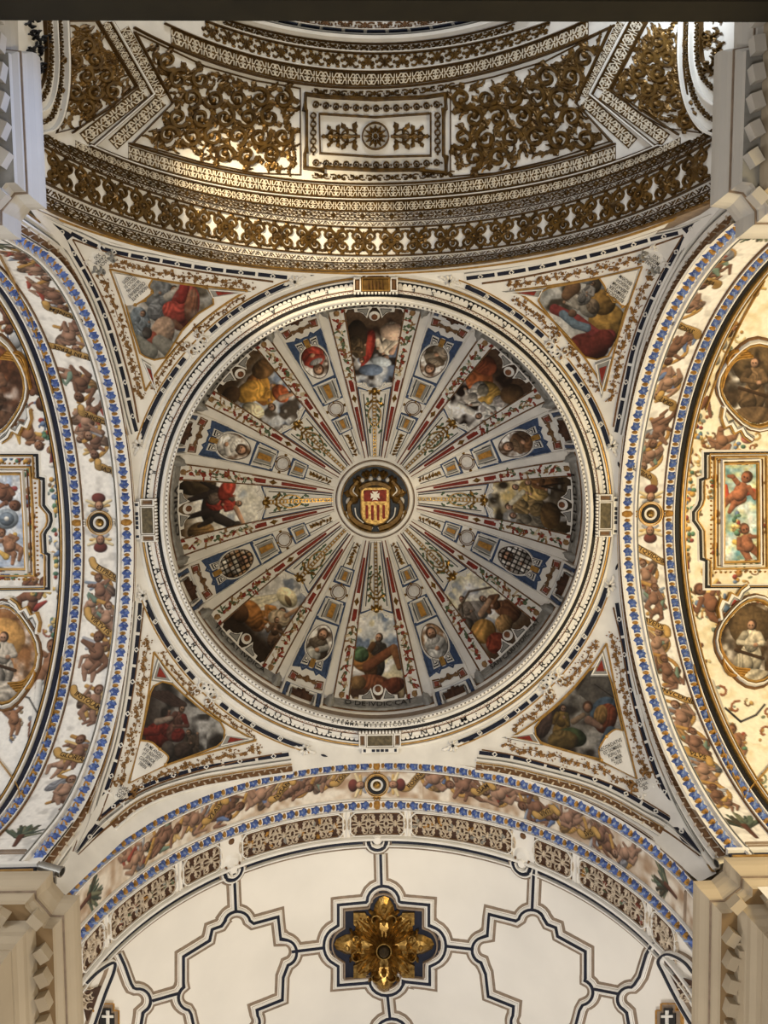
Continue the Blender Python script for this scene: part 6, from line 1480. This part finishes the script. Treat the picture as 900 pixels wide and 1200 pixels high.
# navy strapwork mouldings on the ivory vault
def strap(path, closed=False, name=None):
    p = dens(path,5,closed)
    for w,m_,h,nm in ((17.5,TAUPE,.003,'taupe_line'),(14.6,IVORY,.0045,'ivory_fillet'),(12.6,BROWN,.006,'brown_line'),(10.8,WHITE,.009,'white_moulding'),(4.8,NAVY,.012,'navy_moulding')):
        m = MB(VB); m.rib(p,w,0,h,closed); m.build(nm,m_,VBOT)
A_ = lambda cx,cy,r,a0,a1,ry=None: arc(cx,cy,r,math.radians(a0),math.radians(a1),10,ry)
BOSSF = [(396,1059),(429,1056)]+A_(449,1055,19,180,360,18)+[(470,1056),(503,1059),(503,1083)]+A_(505,1107,18,-70,70,22)+[(504,1131),(504,1152),(476,1149)]+A_(453,1148,20,0,180,17)+[(432,1150),(396,1153),(396,1131)]+A_(397,1107,18,110,250,22)+[(396,1083)]
strap([(446,1000),(447,1036)]); strap([(380,1109),(341,1114)]); strap([(522,1107),(556,1111)]); strap([(454,1164),(457,1192)])
strap(BOSSF,True)
LST = [(258,1084),(263,1077)]+A_(277,1080,15,190,350,13)+[(296,1081),(325,1073),(328,1099)]+A_(333,1115,14,-75,75,15)+[(331,1144),(330,1170),(300,1182)]+A_(287,1196,16,-30,30,14)+A_(262,1225,18,60,180)+[(226,1205),(222,1187)]+A_(222,1168,15,100,235)+[(213,1150),(213,1120),(244,1101),(247,1088)]
RST = [(643,1082),(638,1074)]+A_(624,1078,15,-10,-170,13)+[(606,1078),(574,1070),(572,1095)]+A_(568,1112,14,255,105,15)+[(570,1140),(573,1166),(603,1178)]+A_(616,1196,16,210,150,14)+A_(642,1225,18,120,0)+[(676,1202),(681,1183)]+A_(682,1162,15,80,-70)+[(688,1146),(688,1114),(655,1096),(653,1086)]
strap(LST,True); strap(RST,True)
strap([(273,1020),(275,1066)]); strap([(627,1018),(625,1064)])
strap([(207,1163),(176,1172)]); strap([(698,1158),(728,1164)])
strap([(137,1117),(143,1130),(151,1152),(154,1157)]+A_(160,1172,14,-100,60)+[(165,1186),(160,1215)])
strap([(768,1104),(760,1118),(752,1144),(746,1153)]+A_(740,1170,14,-80,-240)+[(737,1186),(742,1215)])
strap(A_(459,1212,20,180,360))
# lunettes low on the two sides, with scrolled spandrel and black cross
for sg,nm,pts,cr in ((-1,'left',[(96,1152),(108,1140),(122,1130),(130,1128),(128,1140),(118,1165),(104,1205),(96,1225)],None),(1,'right',[(818,1140),(808,1128),(795,1120),(784,1118),(776,1126),(782,1140),(800,1175),(818,1205)],None)):
    t = thing('side_lunette',f'small lunette with black and white rails at the lower {nm} edge of the nave vault','lunette',centre(VB,pts[3]))
    for w,m_,h,nm2 in ((13,TAUPE,.008,'taupe_line'),(10.5,WHITE,.014,'white_moulding'),(4,NAVY,.018,'navy_moulding')): m = MB(VB); m.rib(smooth(pts,4),w,0,h); m.build(nm2,m_,t)
    f_ = [(p[0]+sg*8,p[1]+10) for p in pts[1:6]]
    m = MB(VB); m.poly([(pts[4][0]+sg*2,pts[4][1]+12),(pts[6][0],pts[6][1]+4),(pts[0][0]+sg*2,pts[0][1]+12)],0,.004); m.build('scroll_ground',DBROWN,t)
    m = MB(VB)
    for q in range(3): scroll(m,(105,1150+q*12)[0] if sg < 0 else 806,1150+q*12,random.uniform(0,6),7,1 if q%2 else -1,1.8,.01,1,0,2)
    m.build('pale_scroll',PALEW,t)
    x = 122 if sg < 0 else 786; y = 1190
    g = [(x-15,y+12),(x-15,y-6),(x-9,y-6),(x-9,y-14),(x+9,y-14),(x+9,y-6),(x+15,y-6),(x+15,y+12)]
    m = MB(VB); m.poly(g,0,.006); m.build('stone_field',TAUPE,t)
    m = MB(VB); m.rib(dens(g,4,True),1.6,0,.010,True); m.build('ochre_line',OCHRE,t)
    m = MB(VB); m.poly([(x-9,y+10),(x-9,y-3),(x-5,y-3),(x-5,y-9),(x+5,y-9),(x+5,y-3),(x+9,y-3),(x+9,y+10)],.004,.011); m.build('black_panel',BLACK,t)
    m = MB(VB); m.poly([(x-1.6,y-6.5),(x+1.6,y-6.5),(x+1.6,y-1),(x+6.5,y-1),(x+6.5,y+2),(x+1.6,y+2),(x+1.6,y+10),(x-1.6,y+10),(x-1.6,y+2),(x-6.5,y+2),(x-6.5,y-1),(x-1.6,y-1)],.01,.015); m.build('white_cross',WHITE,t)
# gilded boss
t = thing('gilded_boss','gilded acanthus boss with a dark centre in a navy star frame on the nave vault','boss',centre(VB,(450,1107)))
BC = np.array([450,1106.]); inner = [tuple(BC+(np.array(p)-BC)*.86) for p in BOSSF]
m = MB(VB); m.fill([tuple(BC+(np.array(p)-BC)*.9) for p in BOSSF],.002,2.5); m.build('navy_ground',NAVY,t)
m = MB(VB); m.rib(dens(inner,4,True),2,.002,.012,True); m.build('taupe_rim',TAUPE,t)
m = MB(VB); m.fan([(BC[0]+(35 if i%2 else 44)*math.cos(i*PI/8)*1.05,BC[1]+(33 if i%2 else 38)*math.sin(i*PI/8)) for i in range(16)],.002,.012,0,1.5); m.build('gilt_ground',BGOLD,t)
for k in range(8):
    a = PI/8+k*PI/4
    for e in (-1,1): m = MB(VB); m.leaf((BC[0]+20*math.cos(a),BC[1]+20*math.sin(a)),a+e*.35,26,11,.026,e*.6,0,3); m.build('outer_leaf',BGOLD,t)
m = MB(VB)
for sx in (-1,1):
    for sy in (-1,1):
        m.poly([(BC[0]+sx*36,BC[1]+sy*38),(BC[0]+sx*36,BC[1]+sy*24),(BC[0]+sx*10,BC[1]+sy*10),(BC[0]+sx*22,BC[1]+sy*38)],.002,.012)
m.build('corner_plate',BGOLD,t)
for k in range(4):
    a = k*PI/2; c,s = math.cos(a),math.sin(a); L = 56 if k%2 == 0 else 54; fx = 1.16 if k%2 == 0 else 1.0
    q = lambda u,v: (BC[0]+u*c-v*s,BC[1]+u*s+v*c)
    m = MB(VB); m.fan([q(24,-9),q(36,-13),q(46,-11),q(L,-6),q(L+3,0),q(L,6),q(46,11),q(36,13),q(24,9)],.004,.022); m.build('mask_lobe',BGOLD,t)
    for e in (-1,1):
        m = MB(VB); scroll(m,*q(34,e*3),a+e*.5,8,e,2.6,.036,0,0,2); m.build('volute',BGOLD,t)
        m = MB(VB); m.leaf(q(10,e*4),a+e*.25,28,8,.036,e*.5,0,3); m.build('acanthus_leaf',BGOLD,t)
    m = MB(VB); m.disc(q(44,0),5,.01,.036,9); m.disc(q(30,0),4,.01,.04,8); m.build('gilt_knob',BGOLD,t)
for k in range(4):
    a = PI/4+k*PI/2
    for i in range(-2,3):
        m = MB(VB); b = a+i*.19; m.leaf((BC[0]+9*math.cos(b),BC[1]+9*math.sin(b)),b,34-abs(i)*4,7.5,.032+.004*(i%2),i*.15); m.build('shell_rib',BGOLD,t)
m = MB(VB)
for k in range(12): a = k*PI/6; m.leaf((BC[0]+5*math.cos(a),BC[1]+5*math.sin(a)),a,12,6,.05,0,0,2)
m.build('inner_leaf_ring',BGOLD,t)
m = MB(VB); m.disc(BC,9.5,0,.062,16); m.build('dark_centre',mat('dark_boss_core',(58,44,24),.6,metal=.3,var=.4,scale=20),t)
m = MB(VB); m.rib(arc(*BC,9,0,2*PI,18)[:-1],2,.02,.055,True); m.build('centre_ring',BGOLD,t)

# ================================================================ SPOT LAMPS ON THE CORNICES
def lamp(px, z, direc, label, L=.056, r=.0135):
    p0 = on_z([px],z)[0]; d = np.array(direc,float); d /= np.linalg.norm(d)
    t = thing('spot_lamp',label,'lamp',p0,'cylinder spot lamps')
    up = np.array([0,0,1.]); u = np.cross(d,up); u /= np.linalg.norm(u); w = np.cross(u,d)
    def tube(nm,segs,m_,n=20):
        rows = [[p0+d*x+(u*math.cos(a)+w*math.sin(a))*q for a in np.linspace(0,2*PI,n+1)] for x,q in segs]
        mesh_obj(nm,world(np.array(rows).reshape(-1,3)),gridf(len(segs),n+1),m_,t)
    tube('lamp_body',[(-L,0),(-L,r*.8),(-L*.9,r),(L*.2,r),(L*.22,r*1.12),(L*.34,r*1.12),(L*.34,r*.86),(L*.1,r*.8)],METAL)
    tube('lamp_lens',[(L*.12,r*.82),(L*.12,0)],BLACK)
    P,f = box(p0-np.array([.004,.004,.05]),p0+np.array([.004,.004,0])); mesh_obj('bracket',world(P),f,METAL,t)
    P,f = box(p0-np.array([.02,.012,.058]),p0+np.array([.02,.012,-.048])); mesh_obj('base_plate',world(P),f,METAL,t)
lamp((66,1020),2.16,(1,.15,-.25),'grey cylinder spot lamp on the bottom left cornice')
lamp((846,1010),2.16,(-1,.12,-.25),'grey cylinder spot lamp on the bottom right cornice')
lamp((861,256),2.16,(-.3,1,-.1),'small pale spot lamp on the top right cornice',.03,.008)

# ================================================================ TRANSEPT VAULTS: ovals, panels and painted figures
def frame_px(surf,t,pts,layers,closed=True):
    for w,m_,h,nm,sc in layers:
        c = np.mean(pts,0); m = MB(surf); m.rib(dens([(c[0]+(x-c[0])*sc,c[1]+(y-c[1])*sc) for x,y in pts],5,closed),w,0,h,closed); m.build(nm,m_,t)
def wall_fresco(side):
    S_ = VL if side == 'left' else VR; lay = LAY[side]
    def paint(t):
        t.c[:] = (232,226,214) if side == 'left' else (236,222,184)
        return t
    return paint
def figs(t,items,V0=0):
    for k,(x,y,L,a,sk,cl,wg) in enumerate(items): t.putto(x,y,L,a,k+V0,sk,wing=wg,cloth=cl)
DS1,DS2 = (124,78,54),(142,96,66)
def urn(t,x,y,s,a=1):
    t.ell(x,y,4.6*s,6*s,0,(150,110,56)); t.ell(x,y-7*s,3*s,2.6*s,0,(120,84,44)); t.limb(x,y+5*s,x,y+16*s,2.*s,3*s,(120,46,40)); t.ell(x,y+18*s,4*s,3*s,0,(206,200,188))
def fruit(t,x,y,n,st,seed):
    R = random.Random(seed)
    for i in range(n):
        yy = y+i*st
        for q in range(3): t.ell(x+R.uniform(-5,5),yy+R.uniform(-3,3),R.uniform(2,3.6),R.uniform(2,3.4),0,R.choice(((196,142,52),(86,130,96),(150,56,44),(94,116,150),(208,172,90),(70,110,86))),.5)
def curls(t,n,seed,cols,sz=1.):
    R = random.Random(seed); x0,x1,y0,y1 = t.X.min(),t.X.max(),max(290,t.Y.min()),min(950,t.Y.max())
    for i in range(n):
        x = R.uniform(x0,x1); y = R.uniform(y0,y1); a = R.uniform(0,6.28); r = R.uniform(4,9)*sz; tn = R.choice((-1,1)); c = R.choice(cols)
        t.path([(x+r*(1-k/9)*math.cos(a+tn*k*.62),y+r*(1-k/9)*math.sin(a+tn*k*.62)) for k in range(8)],R.uniform(1.3,2.4)*sz,c)
        for k in range(2): t.ell(x+R.uniform(-r,r),y+R.uniform(-r,r),R.uniform(1.2,2.4),R.uniform(1.5,3.),R.uniform(0,3),R.choice(cols),.3)
def left_fresco(t):
    t.c[:] = (230,225,216); t.cloud((196,190,180),12,.55,.85,60,.5)
    curls(t,230,5,((150,128,96),(176,170,160),(120,96,70),(186,140,70),(120,134,130),(150,84,62),(96,110,140)))
    figs(t,[(40,694,52,.6,DS1,(150,56,48),(206,170,90)),(60,776,60,.1,DS2,(196,142,60),None),(44,850,44,.4,DS1,(120,120,126),None),(46,420+30,70,-.1+PI,DS1,(96,84,72),None),(36,512,44,PI-.6,DS2,(196,150,70),None),(10,372,44,PI,DS1,None,(120,110,96)),(8,330,36,PI+.3,DS1,(110,60,46),None),(16,840,40,-.2,DS2,None,None),(30,730,0.1,0,DS1,None,None)],3)
    urn(t,61,527,1.); urn(t,70,700,.8); fruit(t,65,560,7,7,1); fruit(t,68,620,7,9,2); fruit(t,64,726,4,6,3); fruit(t,35,880,5,8,5); fruit(t,52,492,4,7,6)
    for y in (640,690): t.ell(69,y,4,5,0,(176,170,160))
    t.limb(46,800,40,860,4,5,(206,202,194)); t.limb(18,395,24,430,6,5,(170,168,164)); t.ell(20,400,6,9,.3,(150,150,150)); t.ell(26,420,5,7,.2,(160,160,158))
    for (x,y) in ((33,540),(38,605),(41,680),(34,575),(36,640)): t.ell(x,y,4,4.6,0,(150,100,56)); t.ell(x,y-.5,2.6,3.2,0,(166,120,88)); fruit(t,x,y+9,2,6,int(y))
    for x in (6,18,30): fruit(t,x,676,1,3,x); fruit(t,x,538,1,3,x+2)
    t.path([(4,640+70),(22,716),(30,724)],3,(150,150,150)); t.ell(12,704,9,6,0,(176,166,150),folds=.3); t.path([(4,832),(16,812),(34,818),(44,836)],2,(60,56,54),0)
def right_fresco(t):
    t.c[:] = (234,224,196); t.cloud((206,180,120),12,.5,.85,61,.55)
    curls(t,330,6,((176,128,58),(196,150,74),(140,98,48),(206,180,120),(110,120,84),(150,84,48),(120,84,50),(120,132,120)),1.1)
    figs(t,[(832,705,56,-.5,DS1,(96,122,158),(206,170,90)),(806,770,58,-.1,DS1,(150,160,170),None),(838,860,48,.3,DS1,None,(206,176,90)),(862,868,44,-.3,DS2,(150,60,40),None),(815,468,60,PI+.1,DS1,(120,70,44),None),(844,520,46,PI+.5,DS2,(176,184,186),None),(852,375,44,PI,DS2,(176,120,56),None),(880,330,40,PI-.3,DS2,None,(206,170,90)),(832,835,36,.2,DS1,None,None)],9)
    urn(t,808,528,1.); urn(t,806,655,.8); fruit(t,808,556,6,8,11); fruit(t,807,610,5,8,12); fruit(t,806,690,5,7,13); fruit(t,868,880,5,8,15); fruit(t,818,500,3,7,16); fruit(t,865,330,3,8,17)
    t.limb(832,800,850,850,5,5,(214,206,188)); t.ell(845,400,7,10,-.3,(206,196,176)); t.ell(838,420,6,8,-.2,(196,188,170)); t.path([(850,830),(868,846),(886,838),(896,826)],2.5,(40,36,38),0)
    for (x,y) in ((838,560),(840,602),(838,640),(846,535),(890,560),(892,610),(890,650),(870,536),(866,672)): t.ell(x,y,4,4.6,0,(176,120,56)); fruit(t,x,y+7,1,5,int(x+y))
    t.ell(870,698,9,7,0,(216,200,160),folds=.3); t.ell(860,705,7,6,0,(176,60,50)); fruit(t,890,700,2,5,4); fruit(t,866,520,2,6,8); t.ell(876,514,8,6,0,(190,110,90))
def monk(t,x,y,bgc,glow,robe,flip=1):
    t.cloud(bgc,16,.1,.6,70,1); t.ell(x,y-22,26,24,0,glow,.2); t.cloud(tuple(np.array(bgc)*.6),14,.5,.75,71,.8)
    t.fig(x,y,64,.05*flip,robe,tuple(np.array(robe)*.8),v=30); t.limb(x-18,y+6,x+14,y+16,2,2,(60,40,24)); t.ell(x,y+40,30,12,0,robe,folds=.3)
def sky_putti(t,x,y,c1,v):
    t.cloud((150,164,186),12,.1,.7,72,1); t.cloud((210,208,204),10,.5,.8,73,.8)
    figs(t,[(x,y-26,52,2.2,DS1,c1,None),(x+4,y+30,46,-.5,DS2,(206,160,70),None)],v)
    t.ell(x+2,y+2,14,12,0,(136,146,154),.4); t.ell(x+2,y+2,9,8,0,(96,108,120),.4); t.ell(x+2,y+2,3,3,0,(190,186,176),.3)
def rect_r(t):
    t.cloud((84,140,150),12,.1,.7,74,1); t.cloud((206,196,120),12,.5,.8,75,.9); figs(t,[(868,575,54,.4,(150,84,52),(196,64,40),None),(874,636,50,-.3,(134,78,50),(214,172,70),None)],4); fruit(t,862,604,4,7,40)
def oval(cx,cy,rx,ry): return [(cx+rx*math.cos(a)*(1+.05*math.cos(4*a)),cy+ry*math.sin(a)*(1+.05*math.cos(4*a))) for a in np.linspace(0,2*PI,29)[:-1]]
GL2 = [(3.4,GLINE,.016,'gilt_moulding',1.06),(2.2,WHITE,.02,'white_moulding',1.14),(2.4,BROWN,.010,'brown_line',1.20)]
for side in ('left','right'):
    S_ = VL if side == 'left' else VR; V_ = VAULT[side]; lf = side == 'left'
    # the painted ground ends at the band's rail, measured in band coordinates
    lim = 74 if lf else 805
    if lf: edge = [BS]; 
    edge = [(lim,s) for s in np.linspace(-330,330,60)]
    t = thing('wall_fresco',f'{"white" if lf else "golden lit"} ground painted with putti, urns and fruit on the {side} transept vault','fresco',centre(S_,(30,600) if lf else (860,600)))
    # curved patch: rows along the arch, columns outward
    s_ = np.arange(-395,396,.95); q_ = np.arange(0,112,1.0); A,B = np.meshgrid(s_,q_,indexing='ij')
    xy = np.column_stack([(lim-B).ravel() if lf else (lim+B).ravel(),A.ravel()])
    P = BS[side](xy)[0]; rel = (P-CAM)@RM.T; X = (450+F*rel[:,0]/rel[:,2]).reshape(A.shape); Y = (600+F*rel[:,1]/rel[:,2]).reshape(A.shape)
    pt = PT(X,Y); (left_fresco if lf else right_fresco)(pt)
    canvas('canvas',lambda ab: BS[side](np.column_stack([lim-ab[:,1] if lf else lim+ab[:,1],ab[:,0]])),A,B,pt.c,t,None,.0008)
    # stepped black frame of the middle panel
    fl = [(-30,533),(44,533),(45,560),(52,561),(52,592)]+A_(53,608,9,-120,120)[0:0]+[(55,596),(60,602),(61,610),(59,617),(55,622)]+[(53,626),(54,648),(58,650),(58,690),(-30,691)] if lf else [(930,530),(826,531),(826,560),(820,562),(820,585),(818,592),(812,600),(812,610),(817,617),(820,622),(821,655),(827,657),(827,688),(930,688)]
    t = thing('panel_frame',f'stepped black and white frame round the middle painting of the {side} transept vault','frame',centre(S_,(40,610) if lf else (830,610)))
    for w,m_,h,nm in ((8,WHITE,.006,'white_moulding'),(4.6,BLACK,.010,'black_moulding'),(1.6,GLINE,.013,'gilt_line')):
        off = 0 if nm != 'gilt_line' else (-5 if lf else 5)
        m = MB(S_); m.rib(dens([(x+off,y) for x,y in fl],5),w,0,h); m.build(nm,m_,t)
    # three paintings
    if lf:
        specs = [('middle','putti with a round shield before blue sky',[(-24,558),(25,558),(28,610),(30,664),(-24,664)],lambda p: sky_putti(p,6,606,(150,60,56),5)),('lower','white robed friar before an orange glow',oval(4,768,36,52),lambda p: monk(p,4,770,(150,96,50),(206,146,70),(170,158,140))),('upper','dark brown saint in shadow',oval(-6,452,32,50),lambda p: monk(p,-8,452,(96,58,36),(150,84,46),(104,70,48)))]
    else:
        specs = [('middle','putti among fruit before a blue green sky',[(848,546),(886,545),(887,655),(848,656)],rect_r),('lower','white habited friar in a dark interior',oval(884,752,38,44),lambda p: monk(p,880,756,(70,50,30),(96,72,42),(176,164,140))),('upper','brown saint reading in shadow',oval(888,450,40,44),lambda p: monk(p,884,448,(70,52,34),(110,84,50),(104,78,50)))]
    for pos,desc,pts,fn in specs:
        t = thing('vault_painting',f'{pos} painting of {desc} on the {side} transept vault','painting',centre(S_,np.mean(pts,0)),'framed paintings of the transept vaults')
        px_canvas('canvas',S_,pts,fn,t,.9,.002)
        frame_px(S_,t,pts,GL2 if pos != 'middle' else GL2[:2])
        if pos == 'middle':
            c = np.mean(pts,0); e = np.array(pts,float); o_ = [tuple(c+(q-c)+np.sign(q-c)*11) for q in e]; i_ = [tuple(c+(q-c)+np.sign(q-c)*7) for q in e]
            frame_px(S_,t,o_,((2.4,GLINE,.014,'gilt_moulding',1.),)); frame_px(S_,t,i_,((1.2,BROWN,.008,'brown_line',1.),))
            m = MB(S_)
            for q in dens([tuple(c+(k-c)+np.sign(k-c)*15) for k in e],5.5,True): m.disc(q,1.4,0,.01,5)
            m.build('bead_row',OCHRE,t,kind='stuff')
        if pos != 'middle':
            c = np.mean(pts,0); k = -1 if not lf else 1; vs = 1 if pos == 'upper' else -1
            z = [(c[0]+k*x,c[1]+vs*y) for x,y in ((8,64),(16,58),(20,50),(27,54),(32,44),(38,47),(42,36),(40,24))]
            for o,w,m_,h in ((0,4.4,WHITE,.018),(3.4,2.4,GLINE,.02),(-3.2,2.,GREY,.016)): m = MB(S_); m.rib([(x+k*o*.7,y+vs*o*.7) for x,y in z],w,0,h); m.build('zigzag_moulding',m_,t)
            for q in range(4):
                m = MB(S_); m.rib(smooth([(c[0]+k*(6+q*3),c[1]-vs*(34+q*3)),(c[0]+k*(26+q*2.5),c[1]-vs*(30+q*2)),(c[0]+k*(40+q),c[1]-vs*(10-q*4))],6),2.2,.004,.014+.002*q); m.build('golden_plume',OCHRE,t)
    # cartouche and gilt rail towards the foot of the vault
    m = MB(S_); e = [(-10,880),(18,918),(24,935),(50,880),(66,820),(74,770)] if lf else [(910,890),(880,925),(872,938),(850,890),(826,830),(812,780)]
    m.rib(smooth(e[2:],5),1.8,0,.012); m.rib(smooth(e[:3],5),1.8,0,.012); m.build('gilt_line',GLINE,V_)
    m = MB(S_); e = [(0,298),(28,352),(50,410),(63,460)] if lf else [(896,326),(870,372),(846,424),(826,480)]
    m.rib(smooth(e,5),1.6,0,.012); m.build('gilt_line',GLINE,V_)
for o in list(bpy.data.objects):
    if o.name.startswith('lettering') and o.type == 'FONT': bpy.data.objects.remove(o)
